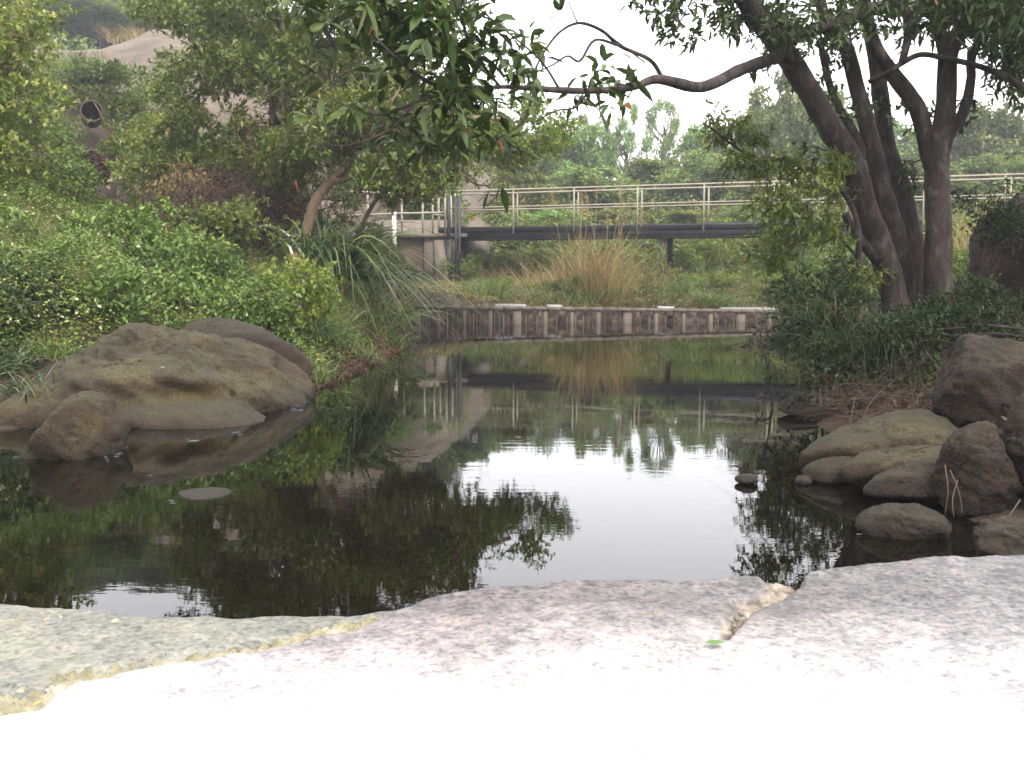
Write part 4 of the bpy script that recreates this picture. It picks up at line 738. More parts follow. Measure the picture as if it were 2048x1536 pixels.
tree('yellow_green_tree', 'yellow green leafy tree end sticking out right of the leaning tree crown', 'tree', [(pp([(700, 560, 17.5), (715, 480, 17.3), (760, 390, 17.2), (860, 320, 17), (950, 275, 17), (1040, 240, 17)]), .05, .015)], cl, .10, LF_YG, BARK_F, W=.35, per=6, tw=.009)
cl = region([(310, 160), (360, 105), (440, 110), (450, 200), (420, 330), (370, 420), (300, 460), (230, 430), (240, 330), (290, 250)], 60, (16.2, 17.8), (.2, .36), 330)
tree('vine_draped_tree', 'tree draped in pale flowering vines left of the bent dark limbs', 'tree', [(pp([(352, 500, 17), (365, 420, 17), (382, 330, 17), (392, 260, 17), (398, 180, 17)]), .075, .03)], cl, .075, LF_PALE, BARK_F, W=.55, per=8, tw=.010,
     extra_parts=lambda e, b: (lambda g: (whorls(g, P(395, 135, 16.6), .42, 700, .045, .8, 5), whorls(g, P(345, 200, 16.6), .4, 260, .045, .8, 5), whorls(g, P(270, 370, 16.6), .45, 300, .045, .8, 5), whorls(g, P(430, 180, 16.8), .2, 120, .045, .8, 5), g.build('blossom', FLOWER, e, b)))(Geo()))
cl = region([(-60, -60), (90, -60), (110, 60), (60, 150), (90, 300), (40, 420), (-60, 430)], 56, (11.5, 13), (.25, .42), 300)
tree('vine_draped_tree', 'tall bright green vine covered tree at the top left picture edge', 'tree', [(pp([(-60, 520, 12.5), (-40, 380, 12.4), (-10, 230, 12.3), (20, 100, 12.2), (30, -20, 12.2)]), .09, .03)], cl, .07, LF_PALE, BARK_F, W=.55, per=8, tw=.010)
# bushes on the left slope
SB = [((85, 330), (17, 18.5), 26, .7, .5, LF_BRIGHT, 'green leafy bush just below the culvert pipe mouth'), ((30, 250), (15, 17), 50, .8, .9, LF_BRIGHT, 'dense bush mass between the pipe and the left picture edge'),
      ((250, 195), (22.5, 23.5), 24, 1.0, .5, LF_BUSH, 'low shrub growing on the ledge to the right of the culvert pipe'), ((262, 285), (19.2, 20.2), 14, .3, .4, LF_MID, 'dark shrub hanging down beside the culvert pipe on its right'), ((70, 250), (19.5, 20.4), 16, .3, .35, LF_BUSH, 'shrub on the earth bank just left of the culvert pipe'), ((185, 150), (21.6, 22.4), 18, .7, .15, LF_GRASS, 'grassy shrub overhanging the top of the culvert pipe'), ((138, 330), (19.0, 19.6), 14, .22, .25, LF_BUSH, 'leafy shrub climbing the brown earth at the left of the pipe mouth'), ((236, 305), (19.2, 19.8), 14, .2, .25, LF_MID, 'green shrub climbing the brown earth at the right of the pipe mouth'), ((190, 335), (18.2, 19), 12, .35, .28, LF_RED, 'withered shrub on the brown earth below the culvert pipe'), ((135, 375), (13.6, 14.6), 16, .5, .38, LF_BRIGHT, 'rounded light green bush below the brown earth cut'),
      ((90, 150), (23.5, 25), 22, 1.2, .5, LF_YG, 'yellowish bush above the culvert pipe at the foot of the rock slope'), ((470, 400), (15, 16), 26, .8, .45, LF_RED, 'reddish brown withered bush in the hollow left of the leaning trunk'),
      ((380, 395), (15.5, 16.2), 14, .5, .4, LF_DRY, 'dry twiggy bush between the vine draped trunk and the reddish bush'), ((470, 450), (12.5, 13.2), 18, .7, .25, LF_MID, 'feathery green bush in front of the hollow on the left bank'),
      ((740, 520), (16, 17), 22, .55, .6, LF_MID, 'dark leafy bush beside the abutment behind the long leaved clump'), ((660, 480), (14.3, 15), 16, .5, .6, LF_MID, 'dark bush at the foot of the leaning tree trunk'),
      ((330, 345), (18.5, 19.5), 16, .7, .6, LF_MID, 'shaded green bush behind the vine draped trunk'), ((500, 330), (17.5, 18.5), 26, 1.2, .8, LF_MID, 'dark green shrub behind the bent dark limbs'),
      ((640, 360), (18, 20), 26, 1.3, .8, LF_MID, 'leafy shrub filling the space behind the leaning trunk')]
SB += [((240, 470), (10.6, 11.4), 16, .55, .28, LF_BRIGHT, 'rounded vine mound on the upper middle of the left slope'), ((370, 520), (10, 10.8), 16, .5, .25, LF_BRIGHT, 'vine mound stepping down towards the strap leaves'), ((110, 500), (9.8, 10.6), 18, .6, .3, LF_BRIGHT, 'broad leafy mound on the slope near the left picture edge'),
       ((60, 600), (8.2, 8.9), 18, .5, .28, LF_SHADE, 'darker leafy mound overhanging the shore at the left edge'), ((260, 600), (8.6, 9.2), 18, .55, .22, LF_BRIGHT, 'leafy mound overhanging the top of the large boulder'), ((480, 620), (9.3, 9.8), 14, .45, .2, LF_BRIGHT, 'leafy mound just above the brown boulder hump'),  # shore mound gets the dark leaf colour in place of cast shade
       ((600, 590), (9.9, 10.5), 13, .35, .22, LF_YG, 'yellowish leafy mound at the right end of the vine slope'), ((20, 420), (11.5, 12.3), 16, .6, .4, LF_YG, 'yellow green flowering mound high at the left edge')]
for (x, y), d, n, w, h, lm, lab in SB:
    dm = sum(d) / 2; c = P(x, y, dm); cs = [(c + np.clip(rng.normal(0, .5, 3), -1, 1) * np.array([w, (d[1] - d[0]) * .5 + .2, h]), rng.uniform(.2, .32), 230) for _ in range(n)]
    b = np.array([c[0], c[1], gz(c[0], c[1]) - .05]); tree('bush', lab, 'bush', [([b, (b + c) / 2, c], .03, .01)], cs, .06 if dm < 18 else .08, lm, BARK_F, W=.5, per=7, tw=.006)
# ------------------------------------------------------------------ ground cover of the left bank
def cover(name, label, poly, n, L, W, lm, hmound, msc, keep=None, seed=0, fl=0, xyf=None, lay=.25):
    poly = np.asarray(poly, float); x0, y0 = poly.min(0); x1, y1 = poly.max(0); q = rng.uniform((x0, y0), (x1, y1), (int(n * 2.2), 2)); q = q[sdist(q[:, 0], q[:, 1], poly) < 0][:n]
    z = ground(q[:, 0], q[:, 1]); m = (fbm(np.c_[q * msc, np.zeros(len(q))], 3, seed) * .5 + .5); m = np.clip(m, 0, 1.2)
    ed = np.clip(-sdist(q[:, 0], q[:, 1], poly) / .5, 0, 1); top = hmound * m * ed + .03
    zz = z + top * (1 - lay * rng.uniform(0, 1, len(q)) ** 2 * 2); C = np.c_[q, np.maximum(zz, .01)]
    D = rng.normal(0, 1, (len(q), 3)); D[:, 2] = D[:, 2] * .45 - .05; cl = np.clip(.5 + .6 * fbm(np.c_[q * 3.1, np.ones(len(q))], 2, seed + 2) * .5 + rng.normal(0, .22, len(q)), 0, 1)
    g = Geo(); leaf_quads(g, C, D, L, W, r=cl)
    o = g.build(name, lm, loc=(float(q[:, 0].mean()), float(q[:, 1].mean()), 0)); return tag(o, label, 'ground cover', kind='stuff')
cover('creeping_vines', 'bright green creeping vines carpeting the left bank slope', [(-6.5, 6.3), (-3.6, 7.7), (-2.6, 8.6), (-1.75, 9.2), (-1.7, 11), (-1.7, 12.5), (-3, 12.6), (-5.2, 12.8), (-9, 12), (-9, 7)], 170000, .038, .5, LF_BRIGHT, .5, 1.3, seed=3, lay=.8)
cover('undergrowth', 'darker mixed undergrowth in the hollow behind the creeping vines', [(-9, 12), (-3, 12.5), (-1.9, 13), (-2.2, 17), (-2.6, 19), (-10, 19)], 90000, .06, .5, LF_MID, .5, 1.1, seed=5)
cover('hill_scrub', 'green scrub covering the hillside round the culvert pipe', [(-14, 18.8), (-9.9, 18.8), (-9.9, 21.4), (-7.2, 21.6), (-7.2, 18.8), (-5.5, 18.8), (-5, 22), (-5, 28), (-24, 34), (-26, 22)], 90000, .10, .5, LF_BUSH, .9, .7, seed=6)
cover('valley_scrub', 'mixed green scrub on the valley floor beyond the footbridge', [(-3, 28), (16, 25), (26, 40), (30, 62), (-8, 62), (-4, 46), (-3, 38)], 120000, .15, .5, LF_MID, 1.5, .45, seed=7)
cover('hilltop_scrub', 'hazy green scrub on the hill above the bare rock slope', [(-50, 32), (-28, 32), (-25, 38), (-20, 41), (-16, 45.5), (-6, 46), (-4, 52), (-4, 72), (-30, 100), (-80, 100)], 150000, .30, .5, LF_FAR, 2.2, .4, seed=8)
cover('weir_ground_cover', 'low weeds and dry litter on the ground between weir and bridge', [(-2.2, 19.7), (9.5, 20.9), (11, 24), (7, 26.5), (-2, 29), (-3.5, 25)], 42000, .06, .4, LF_DRY, .16, 1.3, seed=9)
cover('weir_weeds', 'green weeds sprinkled over the ground between weir and bridge', [(-2.2, 19.7), (9.5, 20.9), (11, 24), (7, 26.5), (-2, 29), (-3.5, 25)], 26000, .07, .4, LF_GRASS, .32, 1.1, seed=12)
cover('bank_litter', 'brown leaf litter and weeds covering the shaded right bank', [(1.9, 5.2), (2.3, 7.2), (2.9, 9.2), (4.6, 14), (5.9, 19.5), (12, 19), (11, 4), (3.5, 3.6)], 60000, .055, .35, LF_RED, .10, 1.4, seed=14)
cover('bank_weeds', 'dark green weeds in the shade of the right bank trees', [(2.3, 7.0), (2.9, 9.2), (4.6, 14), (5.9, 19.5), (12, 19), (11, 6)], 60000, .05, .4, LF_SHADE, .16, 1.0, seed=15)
cover('left_shore_weeds', 'dark weeds at the shore left of the large mossy boulder', [(-5.5, 4.4), (-4.1, 4.4), (-3.8, 6.2), (-3.5, 7.4), (-4.0, 8.4), (-7, 7), (-7, 4.5)], 24000, .05, .4, LF_SHADE, .3, 1.4, seed=16)  # dark leaf colour paints the shaded hollow below the vines
cover('shore_litter', 'reddish brown litter on the left shore towards the weir', [(-2.2, 8.2), (-1.7, 8.1), (-1.5, 10.5), (-1.4, 13.7), (-1.8, 19), (-2.6, 19), (-2.4, 13), (-2.3, 10)], 16000, .05, .35, LF_RED, .08, 2, seed=17)
def grass_cover(name, label, poly, n, L, W, lm, hf=None, bend=.8):
    poly = np.asarray(poly, float); q = rng.uniform(poly.min(0), poly.max(0), (n * 3, 2)); q = q[sdist(q[:, 0], q[:, 1], poly) < 0]; q = q[fbm(np.c_[q * 1.1, np.full(len(q), 4.)], 2, 71) > -.15][:n]
    C = np.c_[q, ground(q[:, 0], q[:, 1]) + (0 if hf is None else hf)]; g = Geo(); D = rng.normal(0, .45, (len(q), 3)); D[:, 2] = 1; blades(g, C, D, L, W, bend, 4); o = g.build(name, lm, loc=(float(q[:, 0].mean()), float(q[:, 1].mean()), 0)); return tag(o, label, 'grass', kind='stuff')
grass_cover('slope_grass', 'grass blades growing through the creeping vines on the left slope', [(-6.5, 6.5), (-3.6, 7.9), (-2.6, 8.8), (-1.9, 9.4), (-1.8, 13), (-9, 13), (-9, 7)], 15000, .55, .010, LF_GRASS)
grass_cover('slope_dry_grass', 'dry brown grass stalks mixed into the vines of the left slope', [(-6.5, 6.5), (-3.6, 7.9), (-2.6, 8.8), (-1.9, 9.4), (-1.8, 13), (-9, 13), (-9, 7)], 4500, .6, .008, LF_DRY)
grass_cover('shore_grass', 'mixed grass fringe hanging over the left shore', [(-2.4, 8.2), (-1.75, 8.0), (-1.45, 10.5), (-1.4, 13.7), (-1.8, 19), (-2.9, 19), (-2.6, 13), (-2.5, 10)], 5000, .38, .010, LF_GRASS)
grass_cover('edge_grass', 'dark grass fringe at the water left of the large boulder', [(-5.4, 4.4), (-4.1, 4.3), (-3.75, 6.0), (-3.6, 7.4), (-4.0, 8), (-5.4, 7.8)], 8000, .28, .009, LF_PAND)
grass_cover('valley_grass', 'rough dry grass over the ground under the bridge', [(-1.5, 20.3), (8, 21), (9, 26), (14, 30), (-2, 32), (-2.5, 26)], 16000, .55, .014, LF_DRY)
grass_cover('valley_green_grass', 'green grass mixed into the dry grass under the bridge', [(-1.5, 20.3), (8, 21), (9, 26), (14, 30), (-2, 32), (-2.5, 26)], 9000, .5, .014, LF_GRASS)
grass_cover('hill_grass', 'pale tall grass at the foot of the bare rock slope', [(-16, 22), (-6, 22.5), (-4, 28), (-16, 30)], 9000, .9, .02, LF_GRASS)
grass_cover('bank_grass', 'thin dark grass on the shaded right bank', [(2.0, 6.0), (2.5, 7.4), (3.0, 9.4), (4.6, 14), (7, 14), (7, 6)], 2500, .3, .006, LF_SHADE)
# small flowers over the vines
g = Geo(); q = rng.uniform((-8, 7.5), (-1.8, 12.5), (2600, 2)); m = (fbm(np.c_[q * 1.5, np.zeros(len(q))], 3, 3) * .5 + .5); s = (sdist(q[:, 0], q[:, 1], POND) > .6) & (fbm(np.c_[q * .8, np.ones(len(q))], 2, 33) > .1); q = q[s]; m = m[s]
C = np.c_[q, ground(q[:, 0], q[:, 1]) + .42 * m * .9 + .06]; leaf_quads(g, C, rng.normal(0, 1, (len(q), 3)), .03, .8); o = g.build('vine_blossoms', FLOWER, loc=(-4, 10, 0)); tag(o, 'tiny cream blossoms scattered over the creeping vines', 'blossoms', kind='stuff')

# ------------------------------------------------------------------ grasses and clumps
def clump(name, label, c, n, L, W, spread, lean, bend, lm, cat='grass clump', group=None, segs=5, plume=0, dirb=None, zmin=None):
    c = np.asarray(c, float); B = c + rng.normal(0, 1, (n, 3)) * np.array([spread, spread, 0]); D = rng.normal(0, lean, (n, 3)); D[:, 2] = 1
    if dirb is not None: D += np.asarray(dirb)
    D += (B - c) * np.array([1, 1, 0]) / max(spread, .01) * lean * .5
    g = Geo(); blades(g, B, D, L, W, bend, segs); 
    if plume:
        k = rng.choice(n, plume, replace=False); e = empty(name, c, label, cat, group); g.build('blades', lm, e, c); g2 = Geo()
        for i in k:
            d = nrm(D[i:i + 1])[0]; top = B[i] + d * L * rng.uniform(.85, 1.25); tube(g2, [B[i], B[i] + d * L * .5, top], [.006, .005, .003], 4)
            m = 70; t = rng.uniform(0, 1, (m, 1)); blades(g2, top + np.array([0, 0, 1.]) * (t - .3) * L * .22, rng.normal(0, .5, (m, 3)) + (0, 0, 1.), L * .055, .008, .8, 2, r=rng.uniform(.5, .9, m))
        g2.build('seed_plumes', LF_DRY, e, c); return e
    o = g.build(name, lm, loc=c); return tag(o, label, cat, group)
for x, y, d, n, lab in ((255, 74, 41, 160, 'dry tan grass tuft on the crest of the bare rock slope'), (290, 78, 41, 120, 'smaller dry tan grass tuft on the rock slope crest'), (230, 150, 33, 200, 'pale grass tuft growing on the middle of the bare rock slope'), (420, 130, 37, 200, 'grass tuft on the right shoulder of the bare rock slope'), (150, 130, 34, 200, 'grassy tuft at the left side of the bare rock slope'), (300, 190, 30.5, 260, 'green grass tuft at the foot of the bare rock slope')):
    clump('grass_clump', lab, P(x, y + 12, d), n, 1.1, .03, .35, .35, .6, LF_DRY if d > 34 else LF_GRASS)
# long strap leaved clump hanging over the left water edge
def ptz(px, py, d): p = P(px, py, d); return np.array([p[0], p[1], gz(p[0], p[1])])
clump('strap_leaf_clump', 'big clump of long drooping strap leaves right of the leaning trunk', P(672, 520, 12.9), 240, 1.3, .030, .20, .36, 1.45, LF_PAND, 'plant', segs=7, dirb=(.35, -.1, 0))
clump('strap_leaf_clump', 'smaller clump of long strap leaves closer to the weir fence', P(715, 560, 13.4), 150, .95, .026, .2, .42, 1.45, LF_PAND, 'plant', segs=7, dirb=(.45, -.15, 0))
clump('strap_leaf_clump', 'strap leaves arching down to the water beside the brown shore litter', P(760, 640, 13.9), 120, .8, .022, .2, .45, 1.0, LF_GRASS, 'plant', segs=6, dirb=(.3, -.2, 0))
for i, (x, y, d, n, L, lean, lm, lab) in enumerate([(1190, 608, 21.5, 620, 2.1, .17, LF_DRY, 'tall dry silvergrass clump standing in front of the middle of the bridge'), (1160, 608, 21.2, 260, .95, .3, LF_GRASS, 'green base tuft at the left side of the tall dry silvergrass'),
        (1240, 606, 21.6, 240, 1.15, .35, LF_DRY, 'brown grass clump leaning right of the tall silvergrass'), (1085, 612, 20.9, 170, .5, .4, LF_GRASS, 'small upright green tuft on the weir left of the silvergrass'), (970, 608, 21.2, 330, .75, .4, LF_GRASS, 'bright green grass tuft in front of the pale wing wall'),
        (1330, 606, 21.2, 240, .6, .45, LF_GRASS, 'green tuft at the foot of the bridge pier'), (1410, 610, 20.9, 380, .5, .5, LF_GRASS, 'wide green grass cushion on the weir right of the bridge pier'), (1450, 610, 20.9, 260, .45, .5, LF_GRASS, 'soft green grass cushion beside the bare white ledge'),
        (1470, 575, 23.5, 200, 1.0, .25, LF_DRY, 'thin dry grass standing behind the right grass cushions'), (1050, 560, 24.5, 240, .9, .3, LF_DRY, 'dry orange grass under the bridge left of the silvergrass'), (900, 600, 21, 220, .35, .6, LF_DRY, 'low brown grass in front of the abutment footing'),
        (1290, 580, 23, 260, 1.1, .3, LF_DRY, 'dry brown grass between the silvergrass and the bridge pier'), (1110, 585, 23.5, 260, 1.2, .25, LF_DRY, 'tall dry grass left of the silvergrass under the deck'), (1380, 580, 24, 200, 1.0, .3, LF_DRY, 'dry grass right of the bridge pier under the deck'), (1020, 600, 21.2, 200, .4, .5, LF_DRY, 'low dry grass at the edge of the first whitish ledge'), (1960, 440, 14, 120, .9, .25, LF_DRY, 'dry reddish grass plume seen right of the forked trunk'), (980, 500, 27.3, 220, .9, .3, LF_DRY, 'withered reddish grass behind the wing wall under the bridge')]):
    c = ptz(x, y, d); 
    if 'plume seen' in lab: c = P(1955, 500, 13.5)
    clump('grass_clump', lab, c, n, L, .014, .10 + .22 * L if L < 1.5 else .30, lean, .55, lm, plume=12 if i == 0 else (3 if i in (8,) else 0))
for i, (x, y, d, L, lab) in enumerate([(60, 720, 6.9, .34, 'dark grass tuft at the shore left of the large boulder'), (20, 790, 6.3, .30, 'dark grass tuft at the left picture edge above the water'), (110, 700, 7.7, .32, 'grass tuft tucked against the upper left of the large boulder'),
        (500, 585, 10.6, .6, 'pale grass tuft on the vine slope above the boulder hump'), (545, 560, 11.5, .6, 'arching grass tuft left of the strap leaved clump'), (420, 560, 11.5, .6, 'thin grass tuft in the middle of the vine slope'), (700, 690, 12.6, .4, 'grass tuft on the brown litter at the left shore'), (780, 670, 15, .45, 'grass tuft next to the left end of the weir fence'), (300, 510, 11.8, .55, 'grass tuft high on the vine slope below the hollow'), (620, 640, 10.4, .5, 'yellow green grass tuft just behind the boulder hump')]):
    c = ptz(x, y, d); clump('grass_clump', lab, c, 150, L, .011, .16, .5, .8, LF_GRASS if i % 3 else LF_PAND)
for x, y, d, lab in [(1640, 640, 7.2, 'dark fine bladed grass drooping over the right water edge'), (1720, 690, 6.7, 'dark thin grass hanging over the twigs of the right bank'), (1600, 700, 7.6, 'grass tuft at the left tip of the right bank shrubs')]:
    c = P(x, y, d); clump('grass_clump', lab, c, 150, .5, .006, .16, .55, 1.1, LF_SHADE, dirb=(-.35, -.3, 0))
# brown feathery seed heads on the slope
SHL = ['at the left picture edge', 'just left of the strap leaves', 'low behind the boulder hump', 'beside the strap leaves near the shore', 'in the middle of the vines', 'high near the rounded light bush']
for i, (x, y, d) in enumerate([(40, 470, 10.5), (580, 510, 11.5), (560, 620, 10.5), (620, 600, 11), (240, 500, 11), (95, 450, 11.2)]):
    c = P(x, y, d); g = Geo(); base = np.array([c[0] - .15, c[1], gz(c[0] - .15, c[1])]); tube(g, catmull([base, (base + c) / 2 + (0, 0, .1), c], 4), .004, 4); m = 110; t = rng.uniform(0, 1, (m, 1))
    blades(g, c + (t - .2) * np.array([.12, 0, -.10]), rng.normal(0, .5, (m, 3)) + (.9, 0, -.5), .10, .006, .6, 3, r=rng.uniform(.2, .6, m)); o = g.build('seed_head', LF_DRY, loc=base); tag(o, 'brown feathery grass seed head nodding ' + SHL[i], 'grass seed head', 'brown seed heads on the left slope')
# ------------------------------------------------------------------ background trees: prototypes then copies
def bg_tree(name, label, kind, lm, seed):
    global rng
    r_ = rng; rng = np.random.default_rng(seed); e = empty(name, (0, 0, 0), label, 'tree', 'trees beyond the footbridge'); g = Geo(); gt = Geo()
    tube(gt, catmull([(0, 0, -.1), (.03, 0, .25), (-.02, .03, .5), (.02, 0, .8)], 4), np.linspace(.035, .012, 13), 7, .05)
    if kind == 'round': cs = [(np.array([0, 0, .62]) + nrm(rng.normal(0, 1, 3)) * np.array([.40, .40, .32]) * rng.uniform(.5, 1.05), rng.uniform(.10, .18), 400) for _ in range(40)]
    elif kind == 'tall': cs = [(np.array([0, 0, .6]) + nrm(rng.normal(0, 1, 3)) * np.array([.36, .36, .36]) * rng.uniform(.3, 1.15), rng.uniform(.06, .13), 300) for _ in range(36)]
    elif kind == 'layer': cs = [(np.array([rng.uniform(-.42, .42) * (1.15 - z), rng.uniform(-.42, .42) * (1.15 - z), z]), rng.uniform(.09, .15), 320) for z in rng.choice([.35, .5, .64, .78, .92], 36)]
    else: cs = [(np.array([math.cos(a) * rr_, math.sin(a) * rr_, z]), rng.uniform(.05, .10), 230) for z in list(np.linspace(.35, .99, 34)) for a in [rng.uniform(0, 6.28)] for rr_ in [(.25 + .25 * math.sin((z - .3) * 4)) * rng.uniform(.1, 1.2)]]
    for c, r, n in cs:
        whorls(g, c, r, n, .040 if kind != 'pine' else .045, .5 if kind != 'pine' else .22, 6, False, .6 if kind == 'layer' else .85, rv=rng.uniform(0, 1))
        zb = max(.15, c[2] - .25); tube(gt, [(0, 0, zb), (c[0] * .5, c[1] * .5, zb + (c[2] - zb) * .6), c], [.010, .007, .003], 4)
    gt.build('trunk', BARK_F, e, (0, 0, 0)); g.build('crown', lm, e, (0, 0, 0)); rng = r_; return e
protos = {}
specs = [  # px, top_py, depth, width_px, kind, label
 (1125, 262, 50, 170, 'round', 'far rounded tree at the skyline just right of the yellow green branch'), (1190, 240, 54, 120, 'tall', 'far slim tree on the skyline left of the pines'), (1255, 255, 52, 120, 'pine', 'far dark pine on the skyline over the silvergrass'),
 (1330, 222, 53, 130, 'pine', 'tallest far pine with open sky around its spiky top'), (1405, 265, 50, 150, 'round', 'far low tree crown right of the tallest pine'), (1475, 225, 50, 150, 'tall', 'far pale tree left of the tallest background tree'),
 (1550, 155, 47, 210, 'tall', 'tallest pale background tree left of the dark trunks'), (1640, 190, 48, 170, 'round', 'far pale tree showing between the dark stems'), (1740, 250, 50, 180, 'round', 'far tree behind the middle of the dark stems'),
 (1830, 270, 50, 160, 'round', 'far tree between the stems and the forked trunk'), (1955, 222, 44, 230, 'round', 'big rounded background tree right of the forked trunk'), (2070, 265, 46, 180, 'round', 'background tree cut by the right picture edge'),
 (1040, 312, 36, 170, 'layer', 'yellow green layered tree rising behind the left part of the bridge'), (1180, 352, 40, 200, 'round', 'round green tree behind the railing beyond the silvergrass'), (1300, 338, 42, 200, 'layer', 'spreading tree behind the middle of the railing'),
 (1420, 318, 41, 220, 'round', 'large green tree crown behind the railing right of centre'), (1530, 335, 38, 200, 'layer', 'layered tree behind the sapling sprays'), (1650, 360, 38, 190, 'round', 'round tree crown behind the dark stems over the bridge'), (1930, 330, 37, 220, 'round', 'green tree behind the right end of the railing'), (2040, 330, 38, 180, 'round', 'green tree at the far right behind the railing end'), (1800, 350, 38, 180, 'layer', 'tree behind the bridge between stems and forked trunk'),
 (1090, 430, 33, 170, 'round', 'bush like tree directly behind the left railing section'), (1240, 420, 34, 180, 'round', 'low tree just behind the silvergrass plumes'), (1370, 420, 33, 190, 'layer', 'low tree behind the deck above the pier'), (1490, 410, 32, 180, 'round', 'low leafy tree behind the deck right of the pier'), (1590, 430, 31, 170, 'round', 'low leafy tree behind the deck at the sapling'),
 (100, -70, 62, 260, 'round', 'hilltop tree at the top left beyond the rock slope'), (260, -60, 60, 260, 'tall', 'hilltop tree above the middle of the rock slope'), (410, -60, 60, 260, 'round', 'hilltop tree above the right shoulder of the rock slope'),
 (530, 20, 58, 220, 'round', 'hilltop tree behind the upper left crowns with sky beside it'), (640, 60, 57, 200, 'tall', 'tree on the descending ridge behind the dark limbs'), (740, 115, 56, 190, 'round', 'second tree down the ridge behind the leaning crown'), (840, 165, 55, 190, 'round', 'third tree down the ridge behind the leaning crown'), (930, 215, 54, 180, 'round', 'lower ridge tree right of the leaning crown'), (1030, 255, 52, 170, 'tall', 'ridge tree behind the yellow green branch')]
specs += [(60, -10, 50, 300, 'round', 'bushy hill tree left above the rock slope'), (190, 0, 52, 260, 'round', 'bushy hill tree right on the crest of the rock slope'), (300, 5, 53, 240, 'layer', 'layered hill tree on the crest of the rock slope'), (400, -5, 54, 240, 'round', 'bushy hill tree over the right end of the crest'), (480, 30, 52, 200, 'round', 'bushy tree where the crest starts to fall'), (740, 290, 34, 190, 'round', 'bush like tree behind the platform railing'), (860, 330, 33, 150, 'round', 'small round tree behind the sluice posts')]
cnt = 0
for (px, ty, d, wpx, kind, lab) in specs:
    v = cnt % 2 if kind in ('round',) else 0; key = (kind, v); cnt += 1; top = P(px, ty - (22 if d > 35 and px > 1000 else 0), d); b = np.array([top[0], d, gz(top[0], d) - .1]); H = max(top[2] - b[2], 1.5); w = wpx / F * d * 1.05
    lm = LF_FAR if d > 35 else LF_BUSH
    sx = w / (.95 if kind != 'tall' else .85); sz = H / 1.02
    if key not in protos:
        protos[key] = bg_tree({'round': 'round_tree', 'tall': 'tall_tree', 'pine': 'pine_tree', 'layer': 'layered_tree'}[kind], lab, kind, LF_FAR if kind != 'layer' else LF_BUSH, 50 + len(protos)); e = protos[key]; e.location = tuple(b); e.scale = (sx, sx, sz); e.rotation_euler = (0, 0, .3)
    else: copy_tree(protos[key], b, rng.uniform(0, 6.28), (sx, sx, sz), lab)
# bushes below the bridge, individually built from two prototypes
def bush_proto(label, seed, lm):
    global rng
    r_ = rng; rng = np.random.default_rng(seed); e = empty('valley_bush', (0, 0, 0), label, 'bush', 'bushes under and behind the footbridge'); g = Geo(); gt = Geo()
    for _ in range(20):
        c = np.array([0, 0, .32]) + rng.normal(0, 1, 3) * np.array([.26, .2, .16]); c[2] = max(c[2], .12); whorls(g, c, rng.uniform(.12, .2), 260, .045, .5, 6, False, .9, rv=rng.uniform(0, 1)); tube(gt, [(0, 0, -.05), (c[0] * .5, c[1] * .5, c[2] * .6), c], [.015, .010, .004], 4)
    gt.build('stems', BARK_F, e, (0, 0, 0)); g.build('foliage', lm, e, (0, 0, 0)); rng = r_; return e
bs = [(1310, 510, 23.5, 1.1, 'leafy bush wrapping the bridge pier'), (1390, 500, 26.5, 1.9, 'yellow green bush right of the bridge pier'), (1470, 530, 24.5, 1.3, 'green bush in front of the darker growth right of the pier'), (1540, 520, 25.5, 1.6, 'bush behind the bare white ledge under the bridge'), (1610, 520, 23.8, 1.5, 'bush at the right end of the weir behind the sapling'),
      (1000, 520, 28.5, 1.3, 'brownish bush behind the bright green tuft under the bridge'), (1090, 530, 28, 1.5, 'pale bush under the bridge left of the silvergrass'), (1260, 540, 26, 1.3, 'bush behind the silvergrass base'), (1440, 450, 28.5, 2.4, 'big bush against the deck right of the pier'), (1560, 440, 27.5, 2.4, 'big bush against the deck behind the sapling'), (1180, 480, 29.5, 2.0, 'bush behind the silvergrass under the deck'), (1680, 500, 22.5, 2.0, 'bush seen low between the sapling and the stems'), (1800, 480, 22, 2.2, 'bush seen through the dark stems below the bridge'), (1930, 450, 19.5, 2.2, 'bush seen right of the forked trunk below the bridge'), (1950, 540, 14.5, 1.2, 'shaded bush between the forked trunk and the dark block')]
bs += [(1000, 585, 21.8, .8, 'low green bush beside the bright tuft by the wing wall'), (1115, 588, 21.3, .8, 'low bush between the small tuft and the silvergrass'), (1290, 575, 21.6, .9, 'low bush just left of the bridge pier foot'), (1355, 568, 21.4, 1.0, 'leafy bush just right of the bridge pier foot'), (1440, 565, 22.4, 1.1, 'bush behind the green grass cushions'), (1530, 570, 21.8, 1.0, 'bush right behind the long white ledge'), (1590, 560, 21.4, 1.1, 'bush at the right end of the long white ledge'),
       (940, 545, 27.5, 1.4, 'bush growing against the wing wall'), (1050, 500, 30, 2.2, 'tall bush under the left part of the bridge'), (1130, 500, 31, 2.2, 'tall bush left of the silvergrass under the deck'), (1250, 500, 29, 2.2, 'tall bush right of the silvergrass under the deck'), (1340, 480, 30, 2.4, 'tall bush behind the pier'), (1660, 560, 20.5, 1.3, 'bush hidden behind the right shore shrubs')]
bp_ = []
for i, (px, py, d, s, lab) in enumerate(bs):
    c = P(px, py, d); b = np.array([c[0], d, gz(c[0], d)]); H = max((c[2] - b[2]) * 1.6, s * .6)
    if i < 4: e = bush_proto(lab, 90 + i, [LF_BUSH, LF_YG, LF_MID, LF_BRIGHT][i]); bp_.append(e); e.location = tuple(b); e.scale = (s, s, max(s, H))
    else: copy_tree(bp_[(0, 1, 2, 0, 3, 2, 1)[i % 7]], b, rng.uniform(0, 6.28), (s, s, max(s, H)), lab)

